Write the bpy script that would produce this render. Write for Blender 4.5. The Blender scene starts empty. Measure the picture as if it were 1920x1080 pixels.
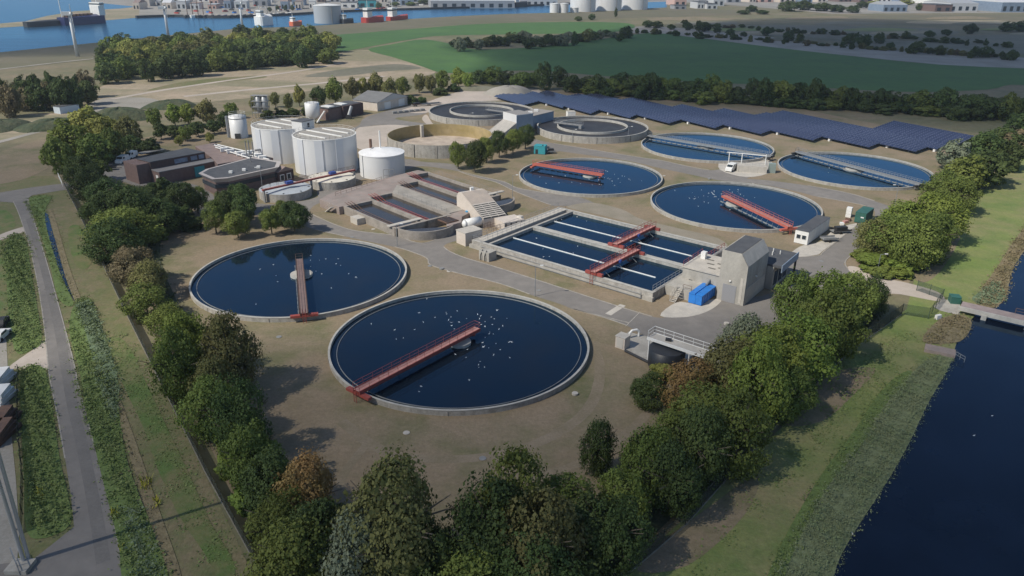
import bpy, math, random
import numpy as np
from math import sin, cos, pi, radians
random.seed(7); RNG = np.random.default_rng(11)
S = bpy.context.scene
COL = S.collection

# ------------------------------------------------------------ camera
FPX, PIT, ROL, HC = 1418.9, radians(23.147), radians(0.5017), 56.0
cam = bpy.data.cameras.new('camera'); camo = bpy.data.objects.new('camera', cam); COL.objects.link(camo)
cam.sensor_width = 36; cam.lens = FPX/1920*36; cam.clip_start = .5; cam.clip_end = 12000
from mathutils import Matrix, Vector
camo.matrix_world = Matrix.Translation((0, 0, HC)) @ Matrix.Rotation(pi/2-PIT, 4, 'X') @ Matrix.Rotation(ROL, 4, 'Z')
S.camera = camo
# ------------------------------------------------------------ sky, sun, exposure
SUN_AZ, SUN_EL = radians(30), radians(47)      # direction the shadows run (from +X), height of the sun
w = bpy.data.worlds.new('World'); S.world = w; w.use_nodes = True
nt = w.node_tree; bg = nt.nodes['Background']
sky = nt.nodes.new('ShaderNodeTexSky'); sky.sky_type = 'NISHITA'; sky.sun_disc = False
sky.sun_elevation = SUN_EL
sdir = Vector((-cos(SUN_AZ)*cos(SUN_EL), -sin(SUN_AZ)*cos(SUN_EL), sin(SUN_EL)))
sky.sun_rotation = math.atan2(sdir.x, sdir.y)
sky.ozone_density = 2.5; sky.air_density = 1.0; sky.dust_density = .4
nt.links.new(sky.outputs[0], bg.inputs[0]); bg.inputs[1].default_value = 0.085
sl = bpy.data.lights.new('sun', 'SUN'); sl.energy = 3.3; sl.angle = radians(.55); sl.color = (1, .94, .83)
so = bpy.data.objects.new('sun', sl); COL.objects.link(so)
so.rotation_euler = sdir.to_track_quat('Z', 'Y').to_euler()
S.view_settings.view_transform = 'Standard'; S.view_settings.look = 'None'
S.view_settings.exposure = 0.42; S.view_settings.gamma = 1
S.cycles.max_bounces = 6; S.cycles.transparent_max_bounces = 16; S.cycles.volume_bounces = 0

# ------------------------------------------------------------ helpers
def G(u, v, z=0.):
    """world x, y of the point of height z that the photograph shows at (u, v)"""
    cr, sr = cos(ROL), sin(ROL); a = u-960; b = v-540
    uu = a*cr+b*sr; vv = -a*sr+b*cr
    c, s = cos(PIT), sin(PIT)
    dx = uu/FPX; dy = c+(-vv/FPX)*s; dz = -s+(-vv/FPX)*c
    k = (z-HC)/dz
    return (dx*k, dy*k)
def PJ(x, y, z):
    c, s = cos(PIT), sin(PIT); z -= HC
    d = y*c-z*s; up = y*s+z*c; u = FPX*x/d; v = -FPX*up/d
    return 960+u*cos(ROL)-v*sin(ROL), 540+u*sin(ROL)+v*cos(ROL)
def V2(p): return Vector((p[0], p[1]))
class Fr:
    def __init__(s, o, ang): s.o = V2(o); s.x = Vector((cos(ang), sin(ang))); s.y = Vector((-sin(ang), cos(ang)))
    def __call__(s, a, b): p = s.o+s.x*a+s.y*b; return (p.x, p.y)
def frame2(A, B):
    d = V2(B)-V2(A); return Fr(A, math.atan2(d.y, d.x)), d.length

MATS = {}
def mat(key, col, rough=.8, col2=None, scale=.3, detail=4, metal=0., bump=0., bscale=None, spec=.5, stretch=(1, 1, 1),
        lo=.35, hi=.65, col3=None, scale3=6., amt3=.5, fine=0., fscale=3., alpha=None, rnd=0., trans=0., tint=None):
    if key in MATS: return MATS[key]
    m = bpy.data.materials.new(key); m.use_nodes = True; t = m.node_tree; N = t.nodes; L = t.links
    b = N['Principled BSDF']; b.inputs['Roughness'].default_value = rough; b.inputs['Metallic'].default_value = metal
    b.inputs['Specular IOR Level'].default_value = spec
    if tint: b.inputs['Specular Tint'].default_value = (*tint, 1)
    tc = N.new('ShaderNodeTexCoord'); mp = N.new('ShaderNodeMapping'); L.new(tc.outputs['Object'], mp.inputs[0]); mp.inputs['Scale'].default_value = stretch
    out = None
    if col2:
        n = N.new('ShaderNodeTexNoise'); n.inputs['Scale'].default_value = scale; n.inputs['Detail'].default_value = detail; n.inputs['Roughness'].default_value = .6
        L.new(mp.outputs[0], n.inputs[0]); r = N.new('ShaderNodeMapRange'); r.inputs[1].default_value = lo; r.inputs[2].default_value = hi
        L.new(n.outputs[0], r.inputs[0]); mx = N.new('ShaderNodeMix'); mx.data_type = 'RGBA'
        mx.inputs[6].default_value = (*col, 1); mx.inputs[7].default_value = (*col2, 1); L.new(r.outputs[0], mx.inputs[0]); out = mx.outputs[2]
    if col3:
        n = N.new('ShaderNodeTexNoise'); n.inputs['Scale'].default_value = scale3; n.inputs['Detail'].default_value = 5; n.inputs['Roughness'].default_value = .7
        L.new(tc.outputs['Object'], n.inputs[0]); r = N.new('ShaderNodeMapRange'); r.inputs[1].default_value = .4; r.inputs[2].default_value = .7; r.inputs[4].default_value = amt3
        L.new(n.outputs[0], r.inputs[0]); mx = N.new('ShaderNodeMix'); mx.data_type = 'RGBA'
        if out: L.new(out, mx.inputs[6])
        else: mx.inputs[6].default_value = (*col, 1)
        mx.inputs[7].default_value = (*col3, 1); L.new(r.outputs[0], mx.inputs[0]); out = mx.outputs[2]
    if fine:
        n = N.new('ShaderNodeTexNoise'); n.inputs['Scale'].default_value = fscale; n.inputs['Detail'].default_value = 6; n.inputs['Roughness'].default_value = .8
        L.new(tc.outputs['Object'], n.inputs[0]); r = N.new('ShaderNodeMapRange'); r.inputs[1].default_value = .3; r.inputs[2].default_value = .7; r.inputs[3].default_value = 1-fine; r.inputs[4].default_value = 1+fine
        L.new(n.outputs[0], r.inputs[0]); h2 = N.new('ShaderNodeHueSaturation'); L.new(r.outputs[0], h2.inputs['Value'])
        if out: L.new(out, h2.inputs['Color'])
        else: h2.inputs['Color'].default_value = (*col, 1)
        out = h2.outputs[0]
    if rnd:
        oi = N.new('ShaderNodeObjectInfo'); hs = N.new('ShaderNodeHueSaturation')
        r = N.new('ShaderNodeMapRange'); r.inputs[3].default_value = 1-rnd; r.inputs[4].default_value = 1+rnd; L.new(oi.outputs['Random'], r.inputs[0]); L.new(r.outputs[0], hs.inputs['Value'])
        m2 = N.new('ShaderNodeMath'); m2.operation = 'MULTIPLY'; m2.inputs[1].default_value = 7.31; L.new(oi.outputs['Random'], m2.inputs[0])
        m3 = N.new('ShaderNodeMath'); m3.operation = 'FRACT'; L.new(m2.outputs[0], m3.inputs[0])
        r2 = N.new('ShaderNodeMapRange'); r2.inputs[3].default_value = .485; r2.inputs[4].default_value = .515; L.new(m3.outputs[0], r2.inputs[0]); L.new(r2.outputs[0], hs.inputs['Hue'])
        if out: L.new(out, hs.inputs['Color'])
        else: hs.inputs['Color'].default_value = (*col, 1)
        out = hs.outputs[0]
    if out: L.new(out, b.inputs['Base Color'])
    else: b.inputs['Base Color'].default_value = (*col, 1)
    if bump:
        n = N.new('ShaderNodeTexNoise'); n.inputs['Scale'].default_value = bscale or scale; n.inputs['Detail'].default_value = 4
        L.new(mp.outputs[0], n.inputs[0]); bp = N.new('ShaderNodeBump'); bp.inputs['Strength'].default_value = 1; bp.inputs['Distance'].default_value = bump
        L.new(n.outputs[0], bp.inputs['Height']); L.new(bp.outputs[0], b.inputs['Normal'])
    if alpha is not None: b.inputs['Alpha'].default_value = alpha
    if trans:
        tr = N.new('ShaderNodeBsdfTranslucent'); ms = N.new('ShaderNodeMixShader'); ms.inputs[0].default_value = trans
        if out: L.new(out, tr.inputs[0])
        else: tr.inputs[0].default_value = (*col, 1)
        L.new(b.outputs[0], ms.inputs[1]); L.new(tr.outputs[0], ms.inputs[2]); L.new(ms.outputs[0], N['Material Output'].inputs[0])
    MATS[key] = m; return m

def water(key, col, refl, ior=1.33, rough=.04, bump=.01, scale=1.5, stretch=(1, 1, 1), col2=None):
    m = bpy.data.materials.new(key); m.use_nodes = True; t = m.node_tree; N = t.nodes; L = t.links; N.remove(N['Principled BSDF'])
    tc = N.new('ShaderNodeTexCoord'); mp = N.new('ShaderNodeMapping'); mp.inputs['Scale'].default_value = stretch; L.new(tc.outputs['Object'], mp.inputs[0])
    n = N.new('ShaderNodeTexNoise'); n.inputs['Scale'].default_value = scale; n.inputs['Detail'].default_value = 3; L.new(mp.outputs[0], n.inputs[0])
    bp = N.new('ShaderNodeBump'); bp.inputs['Distance'].default_value = bump; L.new(n.outputs[0], bp.inputs['Height'])
    d = N.new('ShaderNodeBsdfDiffuse'); g = N.new('ShaderNodeBsdfGlossy'); g.inputs['Color'].default_value = (*refl, 1); g.inputs['Roughness'].default_value = rough
    n2 = N.new('ShaderNodeTexNoise'); n2.inputs['Scale'].default_value = .12; n2.inputs['Detail'].default_value = 5; L.new(mp.outputs[0], n2.inputs[0])
    mx = N.new('ShaderNodeMix'); mx.data_type = 'RGBA'; mx.inputs[6].default_value = (*col, 1); mx.inputs[7].default_value = (*(col2 or tuple(c*1.5 for c in col)), 1)
    r = N.new('ShaderNodeMapRange'); r.inputs[1].default_value = .4; r.inputs[2].default_value = .7; L.new(n2.outputs[0], r.inputs[0]); L.new(r.outputs[0], mx.inputs[0]); L.new(mx.outputs[2], d.inputs[0])
    f = N.new('ShaderNodeFresnel'); f.inputs[0].default_value = ior; L.new(bp.outputs[0], f.inputs['Normal']); L.new(bp.outputs[0], g.inputs['Normal']); L.new(bp.outputs[0], d.inputs['Normal'])
    ms = N.new('ShaderNodeMixShader'); L.new(f.outputs[0], ms.inputs[0]); L.new(d.outputs[0], ms.inputs[1]); L.new(g.outputs[0], ms.inputs[2]); L.new(ms.outputs[0], N['Material Output'].inputs[0])
    MATS[key] = m; return m
def meshobj(name, verts, faces, m, parent=None, org=(0, 0, 0), smooth=False):
    me = bpy.data.meshes.new(name); o3 = Vector(org)
    me.from_pydata([tuple(Vector(v)-o3) for v in verts], [], faces); me.update()
    if smooth: me.polygons.foreach_set('use_smooth', [True]*len(me.polygons))
    me.materials.append(m); o = bpy.data.objects.new(name, me); COL.objects.link(o)
    if parent: o.parent = parent
    else: o.location = org
    return o
def tag(o, label=None, cat=None, group=None, kind=None):
    if label: o['label'] = label
    if cat: o['category'] = cat
    if group: o['group'] = group
    if kind: o['kind'] = kind
    return o
def thing(name, label, cat, loc=(0, 0, 0), group=None, rz=0):
    o = bpy.data.objects.new(name, None); COL.objects.link(o); o.empty_display_size = .5
    o.location = loc if len(loc) == 3 else (loc[0], loc[1], 0); o.rotation_euler = (0, 0, rz)
    return tag(o, label, cat, group)
def kids(o): return [c for c in CH.get(o.name, [])]
def dup(root, loc, rz=0, label=None, scale=None, group=None):
    r = root.copy(); COL.objects.link(r); r.location = loc; r.rotation_euler = (0, 0, rz)
    if scale: r.scale = scale
    if label: r['label'] = label
    if group: r['group'] = group
    for ch in list(root.children):
        c = ch.copy(); COL.objects.link(c); c.parent = r
        for g in list(ch.children):
            d = g.copy(); COL.objects.link(d); d.parent = c
    return r
class MB:
    def __init__(s): s.v = []; s.f = []
    def add(s, v, f): n = len(s.v); s.v += [tuple(p) for p in v]; s.f += [tuple(i+n for i in q) for q in f]; return s
    def prism(s, pts, z0, z1, top=None):
        n = len(pts); top = top or pts
        area = sum(pts[i][0]*pts[(i+1) % n][1]-pts[(i+1) % n][0]*pts[i][1] for i in range(n))
        if area < 0: pts = pts[::-1]; top = top[::-1]
        zz = z1 if hasattr(z1, '__len__') else [z1]*n
        if area < 0 and hasattr(z1, '__len__'): zz = list(z1)[::-1]
        v = [(p[0], p[1], z0) for p in pts]+[(p[0], p[1], zz[i]) for i, p in enumerate(top)]
        return s.add(v, [tuple(range(n-1, -1, -1)), tuple(range(n, 2*n))]+[(i, (i+1) % n, n+(i+1) % n, n+i) for i in range(n)])
    def rect(s, F, a0, a1, b0, b1, z0, z1): return s.prism([F(a0, b0), F(a1, b0), F(a1, b1), F(a0, b1)], z0, z1)
    def box(s, c, d, rz=0):
        F = Fr((c[0], c[1]), rz); return s.rect(F, -d[0]/2, d[0]/2, -d[1]/2, d[1]/2, c[2]-d[2]/2, c[2]+d[2]/2)
    def tube(s, p, q, r, n=6, r2=None):
        p = Vector(p); q = Vector(q); d = (q-p); 
        if d.length < 1e-6: return s
        d.normalize(); a = d.orthogonal().normalized(); b = d.cross(a); r2 = r if r2 is None else r2
        v = [p+(a*cos(2*pi*i/n)+b*sin(2*pi*i/n))*r for i in range(n)]+[q+(a*cos(2*pi*i/n)+b*sin(2*pi*i/n))*r2 for i in range(n)]
        return s.add(v, [(i, (i+1) % n, n+(i+1) % n, n+i) for i in range(n)]+[tuple(range(n-1, -1, -1)), tuple(range(n, 2*n))])
    def path(s, pts, r, n=6):
        for a, b in zip(pts, pts[1:]): s.tube(a, b, r, n)
        return s
    def lathe(s, c, prof, n=64):
        k = len(prof); v = []
        for i in range(n):
            t = 2*pi*i/n
            v += [(c[0]+r*cos(t), c[1]+r*sin(t), z) for r, z in prof]
        return s.add(v, [(i*k+j, ((i+1) % n)*k+j, ((i+1) % n)*k+j+1, i*k+j+1) for i in range(n) for j in range(k-1)])
    def ring(s, c, r0, r1, z0, z1, n=96): return s.lathe(c, [(r0, z0), (r1, z0), (r1, z1), (r0, z1), (r0, z0)], n)
    def disc(s, c, r, z, n=96): return s.add([(c[0]+r*cos(2*pi*i/n), c[1]+r*sin(2*pi*i/n), z) for i in range(n)], [tuple(range(n))])
    def cyl(s, c, r, z0, z1, n=32): return s.prism([(c[0]+r*cos(2*pi*i/n), c[1]+r*sin(2*pi*i/n)) for i in range(n)], z0, z1)
    def rail(s, pts, h=1.1, r=.035, step=2., mid=True):
        """handrail following 3-D points"""
        for p, q in zip(pts, pts[1:]):
            p = Vector(p); q = Vector(q); L = (q-p).length; n = max(1, round(L/step)); up = Vector((0, 0, h))
            for i in range(n+1): a = p.lerp(q, i/n); s.tube(a, a+up, r, 4)
            s.tube(p+up, q+up, r, 4)
            if mid: s.tube(p+up*.5, q+up*.5, r*.8, 4)
        return s
    def build(s, name, m, parent=None, smooth=False, org=None):
        o = org if org is not None else (tuple(parent.location) if parent and not parent.parent else (tuple(parent.parent.location) if parent else (0, 0, 0)))
        return meshobj(name, s.v, s.f, m, parent, o, smooth)
def rectR(mb, F, a0, a1, b0, b1, z0, z1): return mb.rect(F, a0, a1, b0, b1, z0, z1)
ONES = ['', 'first', 'second', 'third', 'fourth', 'fifth', 'sixth', 'seventh', 'eighth', 'ninth', 'tenth', 'eleventh', 'twelfth', 'thirteenth',
        'fourteenth', 'fifteenth', 'sixteenth', 'seventeenth', 'eighteenth', 'nineteenth']
TENS = {2: ('twenty', 'twentieth'), 3: ('thirty', 'thirtieth'), 4: ('forty', 'fortieth'), 5: ('fifty', 'fiftieth'), 6: ('sixty', 'sixtieth'), 7: ('seventy', 'seventieth'), 8: ('eighty', 'eightieth'), 9: ('ninety', 'ninetieth'), 10: ('hundred', 'hundredth'), 11: ('hundred and ten', 'hundred and tenth')}
def nth(n):
    if n < 20: return ONES[n]
    return TENS[n//10][1] if n % 10 == 0 else TENS[n//10][0]+'-'+ONES[n % 10]

# ------------------------------------------------------------ materials
M_conc = mat('concrete', (.43, .405, .36), .9, (.32, .30, .265), .5, 5, col3=(.25, .24, .215), scale3=1.2, amt3=.35, stretch=(1, 1, .35), fine=.1)
M_wall = mat('stained concrete wall', (.38, .36, .325), .9, (.24, .225, .20), 1.1, 5, stretch=(1, 1, .25), col3=(.52, .49, .45), scale3=1.5, amt3=.4, fine=.1)
M_pale = mat('pale concrete', (.52, .48, .42), .85, (.42, .39, .345), .6, 5, col3=(.3, .28, .25), scale3=3, amt3=.35)
M_rim = mat('rim concrete', (.46, .44, .40), .85, (.34, .33, .30), .8, 5)
M_asph = mat('asphalt', (.185, .17, .155), .95, (.235, .215, .195), .07, 6, col3=(.135, .127, .118), scale3=.5, amt3=.55, fine=.13, fscale=2.)
M_kerb = mat('kerb stone', (.36, .33, .29), .9, (.26, .24, .21), 1.)
M_lawn = mat('dry lawn', (.215, .168, .108), .95, (.125, .128, .055), .06, 9, col3=(.27, .205, .14), scale3=.16, amt3=.8, lo=.44, hi=.64, bump=.05, bscale=3, fine=.22, fscale=1.6)
M_sand = mat('sandy ground', (.36, .285, .205), .95, (.22, .20, .12), .016, 9, stretch=(.35, 2.6, 1), lo=.44, hi=.58, col3=(.20, .18, .11), scale3=.05, amt3=.8, fine=.25, fscale=.35)
M_grav = mat('gravel', (.31, .285, .25), .95, (.22, .205, .17), .05, 6, col3=(.4, .37, .33), scale3=2., amt3=.5)
M_pink = mat('pale sand yard', (.47, .40, .34), .95, (.36, .31, .26), .06, 6, col3=(.52, .46, .4), scale3=.8, amt3=.5)
M_gravy = mat('grey soil', (.18, .165, .12), .95, (.12, .12, .08), .03, 7, stretch=(.3, 1, 1), col3=(.2, .185, .14), scale3=.06, amt3=.6, fine=.25, fscale=.3)
M_field = mat('crop field', (.050, .128, .028), .95, (.070, .150, .034), .010, 8, stretch=(.15, 1.3, 1), col3=(.038, .09, .028), scale3=.05, amt3=.6, fine=.15, fscale=.3)
M_green = mat('green grass', (.15, .14, .062), .95, (.215, .17, .10), .08, 8, stretch=(1, .3, 1), col3=(.085, .13, .032), scale3=.35, amt3=.7, bump=.06, bscale=3, fine=.25, fscale=1.6)
M_bank = mat('bank grass', (.175, .23, .055), .95, (.25, .21, .11), .045, 9, col3=(.095, .16, .035), scale3=.12, amt3=.8, bump=.06, bscale=3, fine=.22, fscale=1.6)
M_dike = mat('dike grass', (.13, .125, .07), .95, (.17, .14, .095), .01, 7, col3=(.09, .095, .05), scale3=.05, amt3=.5)
M_base = mat('rough land', (.155, .145, .075), .95, (.225, .175, .115), .012, 9, col3=(.095, .11, .05), scale3=.04, amt3=.75, fine=.25, fscale=.3)
M_port = mat('quay paving', (.34, .31, .28), .95, (.24, .22, .2), .01, 7, col3=(.16, .17, .12), scale3=.03, amt3=.6)
TINT = (.22, .62, 1.)
M_tw = water('tank water', (.0055, .0125, .024), (.38, .70, 1.), ior=1.42, bump=.008, col2=(.010, .014, .020))
M_canal = water('canal water', (.0045, .0085, .018), (.5, .74, 1.), bump=.006, scale=.9)
M_sea = water('harbour water', (.02, .075, .125), (.35, .6, .85), rough=.2, bump=.25, scale=.12, stretch=(.3, 1, 1))
M_dirty = mat('brown water', (.045, .036, .028), .12, (.03, .026, .024), .2, bump=.02, bscale=2, tint=(.8, .85, 1))
M_aer = mat('aerated water', (.026, .025, .026), .55, (.04, .038, .037), .3, 6, bump=.12, bscale=2.5, tint=(.8, .85, 1))
M_red = mat('red paint', (.33, .065, .05), .65, (.24, .06, .05), 1.5, 4)
M_redp = mat('faded red deck', (.50, .27, .235), .7, (.40, .19, .165), 1.5, 4)
M_orange = mat('orange red paint', (.50, .125, .085), .6, (.38, .11, .08), 1.5)
M_galv = mat('galvanised steel', (.33, .34, .35), .5, (.25, .26, .27), 2, metal=.35)
M_galvd = mat('dull steel deck', (.20, .20, .20), .7, (.26, .26, .25), 1)
M_white = mat('white paint', (.78, .77, .74), .45, (.68, .67, .64), .7, 5, stretch=(1, 1, .3))
M_silo = mat('white silo cladding', (.66, .655, .645), .45, (.60, .60, .60), .25, 5, stretch=(1, 1, .4))
M_off = mat('cream cladding', (.60, .53, .46), .6, (.53, .465, .40), .5, fine=.06)
M_dark = mat('dark steel', (.03, .03, .032), .6)
M_black = mat('black tank', (.012, .014, .018), .45, (.02, .022, .026), .8)
M_blue = mat('blue paint', (.02, .20, .62), .45, (.02, .16, .5), 1.2)
M_teal = mat('turquoise paint', (.04, .33, .38), .55, (.04, .26, .3), 1.5)
M_dgreen = mat('dark green paint', (.035, .13, .10), .5, (.03, .10, .08), 1.2)
M_brick = mat('brown brick', (.185, .125, .11), .9, (.14, .095, .085), 1.2, 6)
M_brickd = mat('dark brick', (.10, .062, .058), .9, (.07, .048, .046), 1.2, 6)
M_brickr = mat('brick red roof', (.28, .21, .185), .9, (.22, .165, .15), .5, 6)
M_roof = mat('bitumen roof', (.062, .066, .075), .85, (.09, .093, .10), .4, 6)
M_glass = mat('window glass', (.03, .04, .05), .12, tint=(.8, .9, 1))
M_bglass = mat('blue tinted glass', (.22, .27, .36), .3, (.12, .15, .2), .5)
M_ochre = mat('ochre stained inside', (.40, .31, .17), .9, (.30, .23, .085), .12, 6, stretch=(1, 1, 2), col3=(.2, .16, .08), scale3=.6, amt3=.45)
M_floor = mat('dried sludge floor', (.52, .44, .36), .95, (.33, .27, .22), .25, 7)
M_louv = mat('louvre slats', (.50, .46, .41), .7)
M_slope = mat('ribbed pale roof', (.47, .44, .40), .8, (.38, .36, .33), .7)
M_tan = mat('tan roof', (.44, .37, .31), .85, (.36, .31, .27), .5)
M_blugr = mat('blue grey cladding', (.22, .28, .36), .6, (.18, .235, .31), .3)
M_bark = mat('bark', (.16, .13, .095), .95, (.09, .075, .055), 3)
M_tyre = mat('tyre rubber', (.015, .015, .015), .9)
M_rust = mat('rusty iron', (.16, .09, .06), .8, (.1, .06, .045), 2)
M_gull = mat('gull feathers', (.8, .8, .8), .7)
M_mesh = mat('fence wire', (.035, .045, .035), .8, alpha=.42)
M_gmesh = mat('green gate mesh', (.03, .06, .045), .7, alpha=.28)
M_mound = mat('scrubby heap', (.035, .055, .026), .95, (.075, .08, .04), .3, 7, bump=.5, bscale=.8, fine=.4, fscale=.8)
def panelmat():
    m = bpy.data.materials.new('solar glass'); m.use_nodes = True; t = m.node_tree; N = t.nodes; L = t.links; b = N['Principled BSDF']
    uv = N.new('ShaderNodeUVMap'); br = N.new('ShaderNodeTexBrick'); br.offset = 0; br.inputs['Scale'].default_value = 1
    br.inputs['Color1'].default_value = (.022, .028, .066, 1); br.inputs['Color2'].default_value = (.032, .040, .085, 1); br.inputs['Mortar'].default_value = (.12, .13, .17, 1)
    br.inputs['Mortar Size'].default_value = .035; br.inputs['Brick Width'].default_value = 1; br.inputs['Row Height'].default_value = 1
    L.new(uv.outputs[0], br.inputs[0]); L.new(br.outputs[0], b.inputs['Base Color']); b.inputs['Roughness'].default_value = .22
    b.inputs['Specular IOR Level'].default_value = .6; b.inputs['Roughness'].default_value = .18; return m
M_panel = panelmat()

# ------------------------------------------------------------ ground layers
LZ = [0.0]
def smooth2(pts, k=4):
    n = len(pts); out = []
    for i in range(n):
        p0, p1, p2, p3 = [np.array(pts[(i+j-1) % n], float) for j in range(4)]
        for t in np.linspace(0, 1, k, endpoint=False):
            out.append(tuple(.5*((2*p1)+(-p0+p2)*t+(2*p0-5*p1+4*p2-p3)*t*t+(-p0+3*p1-3*p2+p3)*t**3)))
    return out
def sheet(name, px, m, z, sm=True, world=False, kind='structure', label=None):
    p = px if world else [G(u, v, z) for u, v in px]
    if sm: p = smooth2(p)
    o = meshobj(name, [(x, y, z) for x, y in p], [tuple(range(len(p)))], m)
    o['kind'] = kind
    if label: o['label'] = label
    # triangulate concave outline properly
    import bmesh
    bm = bmesh.new(); bm.from_mesh(o.data); bmesh.ops.triangulate(bm, faces=bm.faces[:], ngon_method='EAR_CLIP')
    for f in bm.faces:
        if f.normal.z < 0: f.normal_flip()
    bm.to_mesh(o.data); bm.free(); return o
def strip(name, px, wdt, m, z, h=0., world=False, closed=False):
    p = [V2(q if world else G(*q)) for q in px]
    if len(p) > 2:
        q = []; n = len(p)
        for i in range(n-1):
            a = p[max(i-1, 0)]; b = p[i]; c = p[i+1]; d = p[min(i+2, n-1)]
            for t in (0, .25, .5, .75): q.append(.5*((2*b)+(-a+c)*t+(2*a-5*b+4*c-d)*t*t+(-a+3*b-3*c+d)*t**3))
        q.append(p[-1]); p = q
    mb = MB(); L = []; R = []
    for i, a in enumerate(p):
        d = (p[min(i+1, len(p)-1)]-p[max(i-1, 0)]).normalized(); nrm = Vector((-d.y, d.x))*wdt/2; L.append(a+nrm); R.append(a-nrm)
    if h:
        for i in range(len(p)-1): mb.prism([R[i], R[i+1], L[i+1], L[i]], z, z+h)
    else:
        mb.add([(x.x, x.y, z) for x in R]+[(x.x, x.y, z) for x in L], [(i, i+1, len(p)+i+1, len(p)+i) for i in range(len(p)-1)])
    o = mb.build(name, m); o['kind'] = 'structure'; return o

sheet('ground', [(-6000, -300), (6000, -300), (6000, 9000), (-6000, 9000)], M_base, 0, False, True)
# far: harbour water, port land, spit, dike
sheet('harbour_water', [(-500, 170), (0, 98), (240, 74), (450, 53), (560, 50), (640, 45), (760, 36), (862, 30), (950, 26), (1031, 24), (1250, 14), (1252, 2),
      (1070, 7), (972, 12), (800, 17), (700, 20), (620, 23), (560, 27), (430, 33), (330, 31), (255, 33), (250, 12), (172, 4), (160, -48), (-1500, -48)], M_sea, .05, False)
sheet('spit', [(-300, 84), (0, 52), (47, 49), (115, 44), (200, 38), (260, 33), (262, 12), (225, 16), (140, 21), (87, 30), (47, 40), (0, 44), (-300, 70)], M_sand, .10, False)
sheet('quay', [(240, 33), (330, 31), (430, 33), (560, 27), (620, 23), (700, 20), (800, 17), (972, 12), (1070, 7), (1252, 3), (1350, 8), (1500, 20), (1560, 26), (1700, 25), (1930, 24), (2300, 24), (2300, -45), (150, -45), (172, 4), (250, 12)], M_port, .06, False)
sheet('dike', [(-500, 172), (0, 99), (240, 75), (450, 54), (560, 51), (640, 46), (760, 37), (862, 31), (950, 27), (1031, 25), (1250, 15), (1400, 20), (1390, 28), (1200, 33), (1060, 38), (900, 44), (800, 50), (700, 60), (620, 66), (500, 80), (240, 105), (0, 130), (-500, 205)], M_dike, .08, False)
strip('dike_road', [(-300, 165), (0, 130), (120, 116), (230, 105)], 3, M_grav, .12)
sheet('meadow', [(600, 70), (700, 60), (800, 52), (900, 45), (1060, 41), (1180, 44), (1150, 60), (850, 66), (770, 74), (700, 86), (640, 97), (600, 100)], M_field, .09)
sheet('crop_field', [(690, 93), (735, 83), (790, 74), (835, 80), (880, 91), (960, 91), (1060, 82), (1180, 66), (1230, 62), (1300, 70), (1420, 85), (1560, 101), (1760, 121), (2100, 140),
      (2300, 210), (1930, 160), (1850, 168), (1700, 172), (1500, 162), (1280, 152), (1130, 142), (1000, 132), (900, 135), (830, 136), (790, 124), (740, 108)], M_field, .10)
sheet('gravel_track', [(1180, 52), (1240, 50), (1440, 69), (1600, 89), (1920, 108), (2300, 126), (2300, 156), (1930, 133), (1760, 121), (1560, 101), (1420, 85), (1300, 70), (1180, 61)], M_grav, .08)
sheet('fallow_field', [(1340, 50), (1500, 47), (1700, 51), (1800, 60), (1720, 73), (1620, 80), (1500, 72), (1400, 62)], M_gravy, .07)
sheet('mown_field', [(1560, 84), (1700, 76), (1830, 66), (2200, 60), (2200, 100), (1900, 100), (1700, 95)], M_gravy, .07)
sheet('stubble_field', [(1600, 30), (1900, 27), (2300, 27), (2300, 50), (1900, 48), (1640, 46)], M_dike, .07)
sheet('sunlit_strip', [(1720, 39), (1870, 38), (1875, 44), (1715, 44)], M_sand, .09)  # tan field strip, its sunlight put into the pale sand colour
# left rear: sandy land and gravel yard
sheet('sandy_field', [(195, 160), (300, 146), (400, 133), (560, 114), (640, 98), (700, 94), (745, 105), (795, 124), (815, 137), (740, 152), (640, 163), (520, 178), (400, 190), (330, 193), (250, 190), (180, 184)], M_sand, .03)
sheet('green_strip', [(275, 170), (330, 156), (400, 147), (480, 142), (500, 145), (440, 152), (350, 161)], M_green, .045)
sheet('green_patch', [(330, 139), (480, 124), (600, 108), (640, 104), (560, 118), (420, 134)], M_bank, .045)
sheet('soil_patch', [(570, 143), (640, 130), (740, 120), (790, 128), (720, 134), (640, 143)], M_gravy, .045)
strip('sand_track', [(345, 181), (470, 168), (600, 156), (720, 143)], 4, M_pink, .06)
strip('sand_track', [(210, 186), (300, 170), (420, 152), (560, 133), (640, 118)], 3.5, M_pink, .06)
sheet('gravel_yard', [(150, 216), (165, 196), (200, 184), (270, 183), (300, 190), (290, 200), (262, 206), (300, 216), (265, 226), (240, 212), (195, 207)], M_grav, .05)
sheet('sandy_lane', [(-80, 260), (0, 225), (60, 214), (150, 212), (130, 222), (70, 232), (50, 250), (0, 265), (-80, 300)], M_sand, .04)
sheet('sandy_patch', [(-60, 345), (0, 285), (90, 262), (105, 300), (60, 330), (0, 345)], M_lawn, .035)
strip('sand_track', [(-60, 280), (0, 266), (60, 250), (110, 238)], 3, M_grav, .055)
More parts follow.
